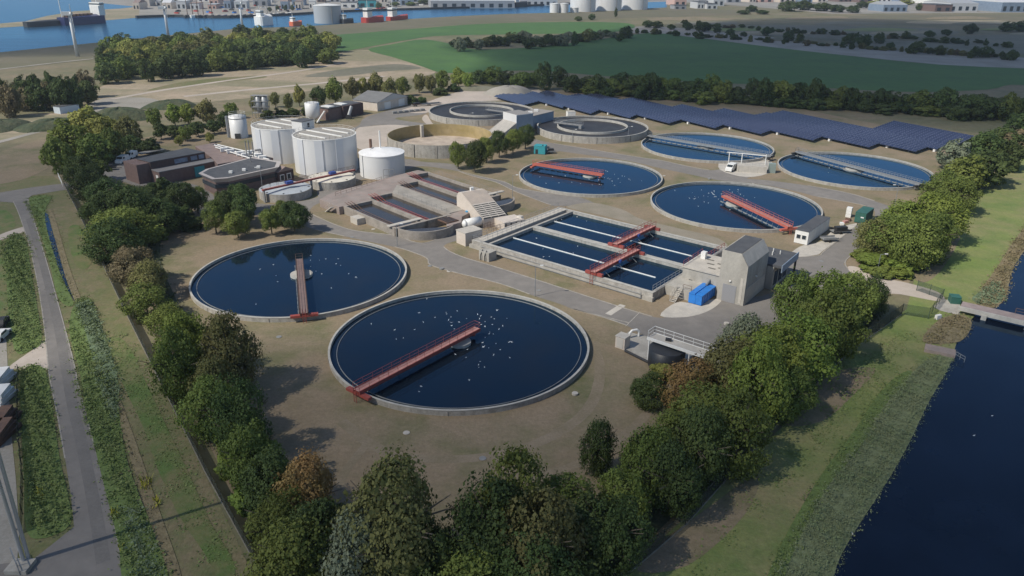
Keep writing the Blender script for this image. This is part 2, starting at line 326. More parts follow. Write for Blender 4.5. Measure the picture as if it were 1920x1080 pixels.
# compound lawn
sheet('lawn', [(112, 330), (150, 290), (250, 262), (400, 235), (470, 215), (640, 190), (820, 170), (1000, 168), (1400, 190), (1660, 235), (1880, 262), (1760, 420), (1705, 530), (1640, 590),
      (1560, 690), (1400, 860), (1240, 1000), (1150, 1100), (540, 1100), (470, 1000), (400, 850), (330, 700), (250, 560), (180, 440)], M_lawn, .02)
sheet('yard_sand', [(752, 208), (790, 195), (860, 172), (930, 163), (1010, 168), (1000, 182), (940, 188), (880, 192), (830, 205), (790, 212)], M_pink, .035)
sheet('pale_yard', [(668, 243), (690, 237), (740, 234), (780, 240), (760, 262), (730, 272), (700, 280), (668, 276)], M_pink, .035)
sheet('sand_ring', [(792, 225), (800, 215), (815, 235), (850, 246), (900, 250), (870, 254), (820, 245)], M_pink, .035)
# paving
RA = [(330, 352), (400, 368), (500, 383), (566, 377), (612, 366), (655, 366), (700, 362), (640, 372), (612, 377), (588, 386), (583, 401), (625, 420), (662, 432), (700, 437), (743, 442), (770, 452), (790, 456), (807, 453),
      (832, 443), (853, 430), (880, 436), (866, 448), (840, 456), (832, 463), (842, 471), (870, 483), (887, 488), (917, 497), (1000, 523), (1080, 549), (1167, 577), (1223, 594), (1262, 592), (1345, 566), (1450, 548),
      (1478, 500), (1478, 483), (1533, 480), (1547, 470), (1610, 420), (1650, 405), (1690, 404), (1660, 432), (1632, 454), (1587, 487), (1590, 505), (1640, 545), (1560, 580), (1450, 620), (1345, 665), (1240, 645), (1200, 625), (1174, 610),
      (1130, 595), (1075, 580), (1050, 570), (993, 552), (947, 535), (907, 524), (853, 511), (807, 497), (800, 484), (765, 470), (740, 463), (646, 443), (592, 431), (530, 410), (450, 400), (370, 394), (315, 372)]
sheet('service_road', RA, M_asph, .035)
sheet('ring_road', [(985, 258), (1038, 269), (1100, 279), (1192, 294), (1240, 301), (1285, 311), (1330, 319), (1362, 314), (1380, 305), (1440, 305), (1452, 322), (1400, 334), (1440, 338), (1515, 348), (1590, 362), (1640, 377), (1690, 396), (1695, 412), (1645, 408),
      (1640, 396), (1623, 386), (1590, 379), (1533, 369), (1490, 358), (1420, 345), (1348, 338), (1280, 324), (1237, 315), (1169, 300), (1068, 286), (1000, 275)], M_asph, .035)
sheet('yard_road', [(600, 255), (668, 238), (690, 218), (780, 196), (800, 202), (795, 214), (740, 222), (800, 232), (850, 240), (720, 234), (668, 243), (640, 260)], M_asph, .032)
sheet('plant_road', [(560, 330), (590, 322), (668, 300), (760, 298), (790, 303), (850, 308), (866, 322), (901, 331), (945, 341), (972, 353), (1034, 363), (1085, 369), (1120, 385), (1100, 392), (1062, 386), (1034, 385), (988, 368), (957, 355), (930, 342), (888, 331), (859, 321),
      (800, 312), (770, 315), (740, 332), (690, 334), (660, 345), (640, 360), (600, 372), (590, 345)], M_asph, .038)
sheet('apron', [(1066, 386), (1110, 380), (1165, 392), (1200, 410), (1255, 424), (1345, 446), (1345, 462), (1150, 409), (1075, 392)], mat('worn tan paving', (.27, .235, .185), .95, (.22, .195, .145), .2, 6, fine=.15), .042)
sheet('skip_pad', [(1238, 592), (1268, 567), (1298, 568), (1345, 560), (1352, 565), (1330, 582), (1290, 594)], M_pale, .046)
sheet('trailer_pad', [(1480, 482), (1500, 462), (1540, 452), (1565, 430), (1610, 420), (1546, 468), (1530, 478)], M_pale, .046)
sheet('car_park', [(175, 322), (200, 308), (290, 290), (330, 335), (370, 348), (400, 370), (320, 372), (230, 340)], M_asph, .033)
sheet('footpath', [(1590, 505), (1605, 500), (1655, 520), (1700, 530), (1760, 548), (1765, 565), (1690, 552), (1640, 545)], M_pink, .04)
sheet('tank_pad', [(1158, 650), (1178, 622), (1250, 640), (1340, 668), (1330, 705), (1240, 695)], M_conc, .05, False)
sheet('gravel_pad', [(1350, 318), (1360, 300), (1440, 300), (1446, 322), (1400, 332)], M_pale, .042)
strip('path', [(1140, 590), (1168, 572)], 1.2, M_pale, .043); strip('path', [(1173, 612), (1200, 585)], .1, M_pale, .04)
for e in ([(583, 401), (625, 420), (662, 432), (700, 437), (743, 442), (770, 452), (790, 456), (807, 453), (832, 443), (853, 431)], [(832, 463), (842, 471), (870, 483), (917, 497), (1000, 523), (1080, 549), (1167, 577), (1223, 594)],
          [(1174, 610), (1130, 595), (1075, 580)], [(993, 552), (947, 535), (907, 524), (853, 511), (807, 497), (800, 484), (765, 470), (740, 463)], [(646, 443), (592, 431)], [(1075, 580), (1180, 606)],
          [(1478, 483), (1533, 480), (1547, 470), (1610, 420)], [(1632, 454), (1587, 487), (1590, 505)], [(1038, 269), (1100, 279), (1192, 294), (1240, 301), (1285, 311), (1330, 319)],
          [(1515, 348), (1590, 362), (1640, 377)], [(1623, 386), (1590, 379), (1533, 369)], [(866, 322), (901, 331), (945, 341), (972, 353), (1034, 363)], [(1034, 385), (988, 368), (957, 355), (930, 342), (888, 331), (859, 321)]):
    strip('kerb', e, .22, M_kerb, 0, .09)
# left side: lane, ditch, verges
sheet('verge', [(-120, 330), (100, 330), (140, 360), (250, 620), (360, 840), (500, 1130), (-150, 1130), (-150, 500)], M_green, .015, False)
M_lush = mat('lush grass', (.10, .155, .038), .95, (.185, .165, .075), .22, 8, lo=.4, hi=.6, col3=(.05, .10, .02), scale3=.8, amt3=.5, bump=.05, bscale=3)
sheet('green_strip', [(198, 640), (235, 640), (275, 720), (322, 820), (360, 900), (395, 980), (440, 1060), (425, 1110), (385, 1040), (335, 965), (292, 870), (268, 800), (230, 720)], M_lush, .05)
sheet('green_strip', [(128, 430), (150, 425), (172, 480), (160, 505), (138, 490)], M_lush, .05)
sheet('green_strip', [(0, 392), (22, 402), (28, 425), (0, 435), (-40, 430), (-40, 395)], M_lush, .03); sheet('green_strip', [(-60, 455), (4, 452), (20, 600), (0, 610), (-60, 620)], M_lush, .03)
sheet('ditch_slope', [(146, 566), (155, 600), (200, 740), (230, 830), (262, 925), (300, 960), (285, 985), (250, 950), (205, 850), (180, 760), (150, 640)], mat('dark wet soil', (.06, .055, .04), .9, (.09, .08, .055), .4), .032)
LL = [(25, 378), (35, 400), (52, 450), (62, 490), (74, 550), (84, 620), (92, 700), (108, 780), (122, 860), (133, 930), (140, 1000), (150, 1110)]
LR = [(52, 372), (66, 420), (90, 500), (112, 580), (136, 670), (150, 735), (170, 810), (190, 880), (207, 950), (222, 1020), (240, 1110)]
sheet('lane', LL+LR[::-1], M_asph, .06, False)
sheet('crossing', [(-60, 372), (0, 361), (55, 352), (110, 345), (140, 343), (140, 354), (115, 357), (60, 366), (50, 374), (27, 380), (0, 378), (-60, 392)], M_asph, .055, False)
sheet('driveway', [(-20, 1110), (-20, 1060), (60, 1050), (105, 1015), (142, 985), (160, 1110)], M_asph, .052, False)
sheet('site_yard', [(-90, 640), (0, 600), (12, 640), (20, 800), (30, 900), (36, 1000), (28, 1110), (-120, 1110)], M_grav, .045, False)
sheet('dirt_drive', [(14, 690), (70, 650), (86, 640), (94, 690), (40, 690)], M_pink, .047)
sheet('side_path', [(0, 440), (45, 425), (50, 432), (0, 450)], M_pink, .047)
sheet('ditch', [(84, 398), (90, 402), (100, 440), (112, 475), (124, 508), (138, 545), (146, 566), (140, 566), (128, 545), (112, 510), (98, 470), (86, 430)], M_canal, .05, False, label='narrow water ditch beside the lane')
sheet('ditch', [(243, 925), (262, 935), (278, 975), (282, 990), (262, 985), (246, 955)], M_canal, .05, False)
for e in (LL[:9], LR): strip('kerb', e, .16, M_kerb, .05, .02)
strip('worn_track', [((a[0]*.5+b[0]*.5)+4, (a[1]+b[1])/2) for a, b in zip(LL[1:], LR[1:])], 1.3, mat('darker worn asphalt', (.145, .135, .125), .95, (.175, .163, .15), .3, 6, fine=.15), .066)
# right side: bank and canal
sheet('bank', [(1150, 1110), (1240, 1010), (1400, 870), (1560, 700), (1600, 650), (1700, 580), (1720, 500), (1790, 400), (1850, 340), (1940, 270), (2100, 240), (2100, 420), (1920, 470), (1820, 620), (1700, 780), (1560, 1110)], M_bank, .025, False)
sheet('canal', [(1530, 1130), (1565, 1040), (1600, 985), (1650, 905), (1690, 830), (1720, 760), (1765, 690), (1790, 655), (1800, 620), (1830, 590), (1868, 545), (1893, 500), (1920, 455), (1990, 370), (2300, 370), (2600, 1130)], M_canal, .05, False)
sheet('dry_patch', [(1470, 790), (1540, 705), (1640, 690), (1600, 740), (1540, 790)], M_lawn, .035); sheet('dry_patch', [(1700, 500), (1740, 470), (1800, 440), (1770, 500), (1730, 530)], M_lawn, .035)
sheet('dry_patch', [(1190, 1060), (1330, 950), (1420, 890), (1400, 960), (1290, 1060)], M_lawn, .035)

# ------------------------------------------------------------ round clarifiers
def round_tank(name, label, c, R, h, wz, water, group, col=None, inner=None, ring2=True, wt=.28):
    t = thing(name, label, 'tank', (c[0], c[1], 0), group)
    MB().lathe(c, [(R, 0), (R, h), (R-wt, h), (R-wt, .06)], 128).build('wall', M_wall, t)
    MB().lathe(c, [(R+.03, h-.06), (R+.03, h+.04), (R-wt-.02, h+.04), (R-wt-.02, h-.06)], 128).build('coping', M_rim, t)
    MB().disc(c, R-wt-.01, wz, 128).build('water', water, t)
    if ring2:
        MB().lathe(c, [(R-1.25, wz-.1), (R-1.25, wz+.12), (R-1.33, wz+.12), (R-1.33, wz-.1)], 128).build('overflow_weir', M_galvd, t)
    if inner:
        MB().lathe(c, [(inner, .1), (inner, h+.25), (inner-.4, h+.25), (inner-.4, .1)], 96).build('inner_ring_wall', M_rim, t)
    if col:
        MB().cyl(c, col, wz-.1, h-.05, 40).build('centre_column', M_rim, t)
    if col and col > 2.2: MB().cyl(c, col+.7, wz-.1, wz+.15, 40).build('column_skirt', M_galvd, t)
    for k in range(10):
        a = k*2*pi/10+.3
        MB().box((c[0]+(R+.03)*cos(a), c[1]+(R+.03)*sin(a), h/2-.05), (.1, .09, h-.12), a).build('wall_joint', M_dark if h > 2 else M_kerb, t)
    return t
CLS = 'round clarifier tanks'
tA = round_tank('clarifier_tank', 'largest looking round tank of near black water nearest the camera', (-8.2, 107.4), 20.5, .85, .35, M_tw, CLS, 1.75)
tB = round_tank('clarifier_tank', 'round tank of dark navy water at the left with an upright brown bridge', (-40.72, 135.4), 20.2, .85, .35, M_tw, CLS, 2.1)
tC = round_tank('clarifier_tank', 'round blue water tank with orange bridge beside the tree row', (22.1, 212.0), 20.4, .85, .35, M_tw, CLS, 2.1)
tD = round_tank('clarifier_tank', 'round blue water tank with sloping red bridge above the white portable cabin', (56.2, 185.0), 21.0, .85, .35, M_tw, CLS, 2.15)
tE = round_tank('clarifier_tank', 'round blue tank with grey bridge right of the aeration tanks', (64.6, 251.5), 21.6, .85, .35, M_tw, CLS, 2.5)
tF = round_tank('clarifier_tank', 'round blue tank at far right below the solar panels', (101.8, 222.3), 21.7, .85, .35, M_tw, CLS, 2.3)
round_tank('aeration_tank', 'big round concrete tank of black water behind the pale sloped building', (-12.8, 306.4), 21.0, 2.3, 1.75, M_aer, 'round aeration tanks', None, 12.8, False, .4)
round_tank('aeration_tank', 'big round concrete tank of black water right of the pale sloped building', (28.7, 276.3), 20.1, 2.3, 1.75, M_aer, 'round aeration tanks', None, 12.8, False, .4)
# empty tank
c = (-24.36, 250.4); R = 17.4
t = thing('empty_tank', 'empty round concrete tank with ochre stained inner wall', 'tank', c)
MB().lathe(c, [(R, 0), (R, 4.2), (R-.2, 4.2)], 128).build('wall', M_wall, t)
MB().lathe(c, [(R-.2, 4.2), (R-.4, 4.2), (R-.4, .08)], 128).build('inner_lining', M_ochre, t)
MB().disc(c, R-.38, .1).build('floor', M_floor, t)
a = radians(118); px_, py_ = c[0]+(R-1.1)*cos(a), c[1]+(R-1.1)*sin(a)
MB().box((px_, py_, 2.2), (1.6, .9, 4.1), a).build('buttress', M_pale, t)
for k in range(7):
    a = radians(200+k*24); MB().box((c[0]+(R+.04)*cos(a), c[1]+(R+.04)*sin(a), 2.05), (.12, .22, 4.0), a).build('wall_joint', M_dark if k in (2, 4) else M_kerb, t)
a = radians(292); m_ = MB()
for k in range(10):
    a2 = radians(289+k*1.3); m_.box((c[0]+(R+.6)*cos(a2), c[1]+(R+.6)*sin(a2), .3+k*.4), (.8, .4, .06), a2)
m_.rail([(c[0]+(R+1)*cos(radians(289)), c[1]+(R+1)*sin(radians(289)), .3), (c[0]+(R+1)*cos(radians(301)), c[1]+(R+1)*sin(radians(301)), 4.0)], 1., .03)
m_.build('stair', M_galvd, t)

def bridge(name, label, p, q, z, paint, deck, carr, truss=False, wd=1.3, group='scraper bridges over the tanks', down=.7, both=False):
    """bridge from p (centre) to q (rim), px tuples"""
    P = V2(G(p[0], p[1], z)); Q = V2(G(q[0], q[1], z)); F, L = frame2(P, Q)
    t = thing(name, label, 'scraper bridge', (P.x, P.y, 0), group)
    MB().rect(F, 0, L, -wd/2+.08, wd/2-.08, z-.06, z).build('deck', deck, t)
    g = MB()
    for s in (-1, 1): g.rect(F, 0, L, s*wd/2-.06, s*wd/2+.06, z-(down*.65), z+.08)
    for i in range(int(L/2.5)): g.rect(F, i*2.5+.5, i*2.5+.6, -wd/2, wd/2, z-.4, z-.07)
    g.build('girders', paint, t)
    for s in (-1, 1):
        r = MB(); a = F(0, s*wd/2); b = F(L, s*wd/2); r.rail([(a[0], a[1], z), (b[0], b[1], z)], 1.05, .035, 1.8)
        if s == -1: c0 = F(0, wd/2); r.rail([(a[0], a[1], z), (c0[0], c0[1], z)], 1.05, .035)
        r.build('railing', paint, t)
    for e in ((L-.4,) if not both else (.3, L-.3)):
        cb = MB().rect(F, e-.35, e+.35, -2.3, 2.3, .98, 1.4)
        cb.rect(F, e-.25, e+.25, -wd/2, wd/2, 1.4, z-.07); o = cb.build('end_carriage', carr, t)
        for s in (-1.8, 1.8):
            x, y = F(e, s); MB().tube(tuple(F(e-.12, s))+(1.1,), tuple(F(e+.12, s))+(1.1,), .2, 12).build('wheel', M_tyre, o)
        ld = MB()
        for s in (-.25, .25): ld.tube((*F(e+.7, s), 0.05), (*F(e+.7, s), z+.9), .04, 5)
        for k in range(7): ld.tube((*F(e+.7, -.25), .3+k*.3), (*F(e+.7, .25), .3+k*.3), .025, 4)
        ld.build('ladder', carr, t)
    sc = MB()
    for i in range(int(L/2.)): x = 1+i*2.; sc.tube((*F(x, -wd/2-.1), .37), (*F(x, 0), z-.1), .035, 4); sc.rect(F, x-.8, x+.6, -wd/2-.35, -wd/2-.3, .3, .55)
    sc.rect(F, .3, L-.6, -wd/2-.29, -wd/2-.24, .52, .6); sc.build('scraper', M_galvd, t)
    MB().cyl(P+(Q-P).normalized()*1., .35, .8, z-.08, 16).build('pivot', carr, t)
    return t
bridge('scraper_bridge', 'long faded red bridge over the near black front tank', (895, 614), (668, 732), 1.85, M_red, M_redp, M_red)
bridge('scraper_bridge', 'narrow brown bridge with red end standing upright over the left navy tank', (561, 485), (570, 587), 1.8, M_rust, mat('brown deck', (.22, .15, .14), .8, (.17, .12, .11), 1), M_red)
bridge('scraper_bridge', 'orange bridge lying nearly level over the blue tank by the tree row', (1131, 327), (1001, 306), 1.9, M_orange, M_orange, M_orange)
bridge('scraper_bridge', 'orange red bridge with pink deck over the blue tank by the portable cabin', (1357, 366), (1482, 425), 1.9, M_orange, M_redp, M_orange)
bridge('scraper_bridge', 'grey full width bridge over the blue tank beside the aeration tank', (1216, 253), (1447, 292), 1.7, M_galv, M_galvd, M_dark, both=True)
bridge('scraper_bridge', 'grey full width bridge over the far right blue tank', (1494, 283), (1727, 345), 1.7, M_galv, M_galvd, M_dark, both=True)
for nm, p, q, lb in (('a', (1040, 229), (1092, 235), 'short grey walkway in the inner ring of the right aeration tank'), ('b', (913, 205), (962, 212), 'short grey walkway in the inner ring of the left aeration tank')):
    P = V2(G(*p, 2.9)); Q = V2(G(*q, 2.9)); F, L = frame2(P, Q); t = thing('walkway', lb, 'walkway', (P.x, P.y, 0))
    MB().rect(F, 0, L, -.9, .9, 2.75, 2.95).build('deck', M_galvd, t); r = MB()
    for s in (-.9, .9): r.rail([(*F(0, s), 2.95), (*F(L, s), 2.95)], 1.1, .04)
    r.build('railing', M_galv, t); MB().rect(F, L-1, L, -1, 1, 1.7, 2.74).build('motor_housing', M_galv, t)

# ------------------------------------------------------------ rectangular settling tanks
F = Fr((-8.7, 153.2), radians(-39.1))
t = thing('rectangular_tank', 'long rectangular concrete double basin of navy water with red bridges', 'tank', F(0, 0))
H = 1.6; wl = MB()
for a in ((0, 44, 0, .6), (0, 44, 31., 31.6), (4.6, 43.4, 15.3, 16.7), (43.4, 44, .6, 31.), (4, 4.6, .6, 31.)): wl.rect(F, *a, 0, H)
wl.build('wall', M_wall, t)
MB().rect(F, -.3, 44.3, -.55, 0, 0, .8).build('footing', M_conc, t)
MB().rect(F, 0, 2.6, .6, 31, 0, H+.02).build('walkway', M_pale, t)
MB().rect(F, 2.6, 4, .6, 31, 0, .7).build('channel', M_dark, t)
for b in ((.6, 15.3), (16.7, 31.)): MB().rect(F, 4.6, 43.4, b[0], b[1], .1, .95).build('water', M_tw, t)
cp = MB(); 
for a in ((-.05, 44.05, -.05, .65), (-.05, 44.05, 30.95, 31.65), (4.55, 43.45, 15.25, 16.75)): cp.rect(F, *a, H, H+.06)
cp.build('coping', M_rim, t)
for b in (8.2, 23.4):
    m_ = MB(); m_.rect(F, 4.7, 40, b-.09, b+.09, .9, 1.12); m_.build('baffle', M_white, t)
r = MB(); r.rail([(*F(.1, .1), H+.06), (*F(.1, 31.4), H+.06)], 1.05, .035, 1.6); r.rail([(*F(2.55, .7), H+.03), (*F(2.55, 31.), H+.03)], 1.05, .035, 1.6); r.rail([(*F(.1, .1), H+.06), (*F(2.6, .1), H+.06)], 1.05)
r.build('railing', M_galv, t)
r = MB(); r.rail([(*F(43.5, .8), H+.06), (*F(43.5, 15.2), H+.06)], 1.05, .05, 1.5); r.build('railing', M_galv, t)
r = MB(); r.rail([(*F(43.5, 17), H+.06), (*F(43.5, 30.8), H+.06)], 1.05, .05, 1.5); r.build('railing', M_red, t)
pp = MB()
for z in (.35, 1.15): pp.tube((*F(3, -.7), z), (*F(42, -.7), z), .09, 6)
pp.tube((*F(42, -.7), .35), (*F(42, -.7), 1.4), .09, 6); pp.build('pipe', M_galvd, t)
for k in range(7): MB().rect(F, 6+k*5.6, 6.1+k*5.6, -.03, 0, .05, H-.05).build('wall_joint', M_kerb, t)
for lb, a0, b0, b1 in (('red travelling bridge over the front basin of the rectangular tanks', 31.2, -.3, 16.2), ('red travelling bridge over the rear basin of the rectangular tanks', 26, 15.8, 31.9)):
    z = 2.5; t = thing('travelling_bridge', lb, 'scraper bridge', F(a0, b0), 'travelling bridges over the rectangular tanks')
    MB().rect(F, a0-.6, a0+.5, b0, b1, z-.06, z).build('deck', M_redp, t)
    g = MB(); g.rect(F, a0-.75, a0-.6, b0, b1, z-.55, z+.05); g.rect(F, a0+.5, a0+.65, b0, b1, z-.55, z+.05); g.build('girders', M_red, t)
    for s in (-.68, .58): MB().rail([(*F(a0+s, b0), z), (*F(a0+s, b1), z)], 1.05, .045, 1.5).build('railing', M_red, t)
    for b in (b0+.5, b1-.5):
        o = MB().rect(F, a0-1.9, a0+1.9, b-.3, b+.3, 1.75, 2.3).build('end_carriage', M_red, t)
        for s in (-1.4, 1.4): MB().tube((*F(a0+s, b-.15), 1.86), (*F(a0+s, b+.15), 1.86), .2, 12).build('wheel', M_tyre, o)
    MB().rect(F, a0+.75, a0+1.15, (b0+b1)/2-.3, (b0+b1)/2+.3, 2.2, 2.75).build('motor', mat('motor blue', (.04, .08, .3), .5), t)
    sc = MB()
    for s in (-5, 0, 5):
        for dx in (-.8, .8): sc.tube((*F(a0+dx+1, (b0+b1)/2+s), 1.), (*F(a0, (b0+b1)/2+s), 2.2), .05, 5)
    sc.build('scraper', M_galvd, t)
    if b0 < 1:
        ld = MB()
        for s in (-.3, .3): ld.tube((*F(a0+s, -.75), 0.05), (*F(a0+s, -.75), 3.4), .045, 5)
        for k in range(8): ld.tube((*F(a0-.3, -.75), .3+k*.3), (*F(a0+.3, -.75), .3+k*.3), .03, 4)
        ld.build('ladder', M_red, t)
# platform and stair at the right end, low building, tall concrete building
t = thing('stair_platform', 'low concrete platform with outside stair behind the blue skip', 'platform', F(44.1, 2))
MB().rect(F, 44.1, 49.4, 4.4, 15.4, 0, 1.9).build('block', M_conc, t)
st = MB()
for k in range(8): st.rect(F, 46.5-.0, 47.5, 1.9+k*.32, 2.25+k*.32, .1+k*.22, .16+k*.22)
for s in (46.45, 47.55): st.tube((*F(s, 1.9), .1), (*F(s, 4.4), 1.9), .06, 5); st.rail([(*F(s, 1.9), .2), (*F(s, 4.3), 1.9)], 1., .035, 1.)
st.build('stair', M_pale, t)
MB().rail([(*F(49.3, 4.5), 1.9), (*F(47.7, 4.5), 1.9)], 1., .04).build('railing', M_rust, t)
K = V2((41.4, 123.6)); FT = Fr(K, radians(-37))     # u to the right, v away
t = thing('pump_house', 'low grey concrete building with stained flat roof behind the blue skip', 'building', FT(-12.3, 3))
z = 4.2
MB().rect(FT, -12.6, -5.05, 1.2, 9.8, 0, z-.1).build('wall', M_conc, t); MB().rect(FT, -12.8, -5.04, 1., 10., z-.1, z+.15).build('roof', M_pale, t)
o = MB().rect(FT, -7.3, -6.5, 1.12, 1.2, .5, 2.2).build('window', M_dark, t); MB().rect(FT, -11.2, -10.5, 1.12, 1.2, .9, 2.).build('window', M_dark, t)
pt = MB()
for a, b in ((-8, 6), (-9.6, 5), (-7, 4), (-10.5, 7), (-8.5, 3)): pt.rect(FT, a, a+1.4, b, b+.5, z+.15, z+.17)
pt.build('roof_stain', mat('damp patch', (.14, .13, .11), .9), t)
MB().rect(FT, -11.7, -10.8, 6.8, 7.8, z+.15, z+1.5).build('fan_box', M_white, t)
MB().rail([(*FT(-12.6, 9.7), z+.15), (*FT(-12.6, 1.2), z+.15)], 1., .04).build('railing', M_red, t)
t = thing('concrete_building', 'tall grey concrete building with chamfered roof and roller door', 'building', FT(-5, 0))
prof = [(-5, 0), (-5, 9.6), (-1.4, 9.6), (0, 7.5), (0, 0)]
def extr(F, prof, b0, b1, a0=0):
    n = len(prof); v = [(*F(a+a0, b0), z) for a, z in prof]+[(*F(a+a0, b1), z) for a, z in prof]
    return MB().add(v, [tuple(range(n)), tuple(range(2*n-1, n-1, -1))]+[(i, n+i, n+(i+1) % n, (i+1) % n) for i in range(n)])
extr(FT, prof, 0, 10.4).build('wall', M_conc, t)
MB().rect(FT, -4.75, -1.5, .25, 10.15, 9.6, 9.68).build('roof', M_roof, t)
MB().add([(*FT(-1.36, .05), 9.63), (*FT(.04, .05), 7.53), (*FT(.04, 10.35), 7.53), (*FT(-1.36, 10.35), 9.63)], [(0, 1, 2, 3)]).build('roof_slope', M_slope, t)
MB().rect(FT, -4.1, -1.6, -.06, 0, .05, 3.4).build('roller_door', mat('grey shutter', (.25, .25, .26), .6), t)
MB().rect(FT, -1.0, -.5, -.05, 0, .3, 5.2).build('wall_panel', M_pale, t)
MB().rect(FT, -3, -2.7, -.25, 0, 4.1, 4.3).build('wall_lamp', M_white, t); MB().rect(FT, 0, .3, 4.4, 4.7, 4.3, 4.5).build('wall_lamp', M_white, t)
MB().rect(FT, 0, .08, .3, 10, 0.05, 3.2).build('plinth', M_pale, t)
t = thing('annex', 'low annex with dark roof and blue grey fascia behind the concrete building', 'building', FT(0, 10.6))
rq = [G(1426, 450, 5), G(1487, 456, 5), G(1450, 480, 5)]
FA = Fr(FT(-4.9, 10.5), radians(-37))
MB().rect(FA, 0, 6.2, 0, 8.8, 0, 4.6).build('wall', M_conc, t); MB().rect(FA, -.0, 7.6, 0, 9.2, 4.6, 5.).build('roof', M_roof, t)
MB().rect(FA, 7.6, 7.75, -.1, 9.3, 3.8, 5.25).build('fascia', M_blugr, t)
for k in range(3): MB().rect(FA, 6.2, 6.26, .8+k*2.6, 2.8+k*2.6, .6, 3.4).build('window', M_glass, t)
MB().rect(FA, 7.3, 7.6, 8.7, 9.1, 0, 4.59).build('post', M_dark, t)
vt = MB()
for a, b in ((3, 3), (4, 5), (5, 6.5), (3.5, 7)): vt.tube((*FA(a, b), 5), (*FA(a, b), 5.7), .1, 8)
vt.build('roof_vent', M_white, t)
# blue skip
A = V2(G(1290, 568)); B = V2(G(1317, 577)); FS, L = frame2(A, B); FS = Fr(A, radians(-37)); 
t = thing('skip', 'bright blue lidded waste skip by the concrete building', 'skip', (A.x, A.y, 0))
s_ = MB(); s_.prism([FS(0, 0), FS(2.5, 0), FS(2.5, 6), FS(0, 6)], .15, 1.9); 
for k in range(6): s_.rect(FS, -.08, 0, .3+k*1.05, .5+k*1.05, .15, 1.8); s_.rect(FS, 2.5, 2.58, .3+k*1.05, .5+k*1.05, .15, 1.8)
s_.rect(FS, 1.2, 1.3, -.06, 0, .2, 1.9); s_.build('body', M_blue, t)
MB().prism([FS(-.05, -.05), FS(1.15, -.05), FS(1.15, 6.05), FS(-.05, 6.05)], 1.9, [1.98, 2.15, 2.15, 1.98]).build('lid', M_blue, t)
MB().prism([FS(1.35, -.05), FS(2.55, -.05), FS(2.55, 6.05), FS(1.35, 6.05)], 1.9, [2.15, 1.98, 1.98, 2.15]).build('lid', M_blue, t)
t = thing('chute', 'small steel conveyor chute leaning over the blue skip', 'conveyor', FS(1.2, 6.4))
MB().tube((*FS(1.2, 6.6), 3.2), (*FS(1.2, 4.6), 2.3), .22, 8).build('tube', M_galv, t); MB().tube((*FS(1.2, 6.6), 0), (*FS(1.2, 6.6), 3.2), .1, 6).build('support', M_dark, t)

# ------------------------------------------------------------ black tanks under white platform
F = Fr(G(1150, 662), radians(-38)); PA = V2(G(1215, 632, 4.)); PB = V2(G(1335, 672, 4.)); FP, L = frame2(PA, PB); L = 13
t = thing('white_platform', 'white steel platform with railings above the black tanks', 'platform', (PA.x, PA.y, 0))
MB().rect(FP, 0, L, 0, 1.9, 3.85, 4.).build('deck', M_pale, t)
b_ = MB(); b_.rect(FP, -.1, L+.1, -.12, 0, 3.6, 4.05); b_.rect(FP, -.1, L+.1, 1.9, 2.02, 3.6, 4.05); b_.build('beam', M_white, t)
for a in (.3, 7, 12.6):
    for b in (-.05, 1.95): MB().tube((*FP(a, b), 0), (*FP(a, b), 3.6), .11, 8).build('post', M_white, t)
MB().rail([(*FP(0, 0), 4), (*FP(0, 2), 4), (*FP(L, 2), 4)], 1.1, .045, 1.6).build('railing', M_white, t)
for a in (3, 9.8): MB().box((*FP(a, .9), 4.2), (.9, .5, .4), radians(-20)).build('motor', M_dark, t)
MB().tube((*FP(7, -.1), 1.4), (*FP(8.5, .8), 1.4), .07, 5).build('brace', M_white, t)
for lb, a in (('full black round tank under the left half of the white platform', 3.1), ('black round tank under the right half of the white platform', 9.8)):
    cc = FP(a, .6); t = thing('black_tank', lb, 'tank', cc, 'black tanks under the white platform')
    MB().lathe(cc, [(2.75, .1), (2.75, 2.9), (2.6, 2.95)], 40).build('wall', M_black, t, True); MB().lathe(cc, [(2.6, 2.95), (.01, 3.1)], 40).build('lid', mat('dark lid', (.03, .033, .04), .6), t)
for px, lb in (((1147, 1181, 655), 'square beige cabinet left of the white platform'), ((1228, 1262, 696), 'square beige cabinet in front of the black tanks')):
    A = V2(G(px[0]+6, px[2]-4)); FB = Fr(A, radians(-38)); t = thing('cabinet', lb, 'cabinet', (A.x, A.y, 0), 'beige cabinets by the black tanks')
    MB().rect(FB, 0, 1.7, 0, 1.7, 0, 2.).build('body', M_off, t); MB().rect(FB, -.08, 1.78, -.08, 1.78, 2., 2.1).build('roof', M_pale, t); MB().rect(FB, .3, 1.4, -.05, 0, .2, 1.8).build('door', mat('beige door', (.5, .47, .42), .7), t)
A = V2(G(1180, 634)); t = tag(MB().path([(A.x, A.y, .1), (A.x, A.y, .9), (A.x+.4, A.y+.2, 1.3), (A.x+1.2, A.y+.5, 1.3), (A.x+1.6, A.y+.6, .9), (A.x+1.6, A.y+.6, .1)], .2, 10).build('vent_pipe', M_white, None, org=(A.x, A.y, 0)), 'thick white bent vent pipe beside the beige cabinet', 'pipe')
pA = G(1172, 660); pB = G(1232, 690); tag(MB().tube((*pA, .25), (*pB, .25), .22, 8).build('pipe', M_dark, None, org=(*pA, 0)), 'dark ground pipe between the two beige cabinets', 'pipe')

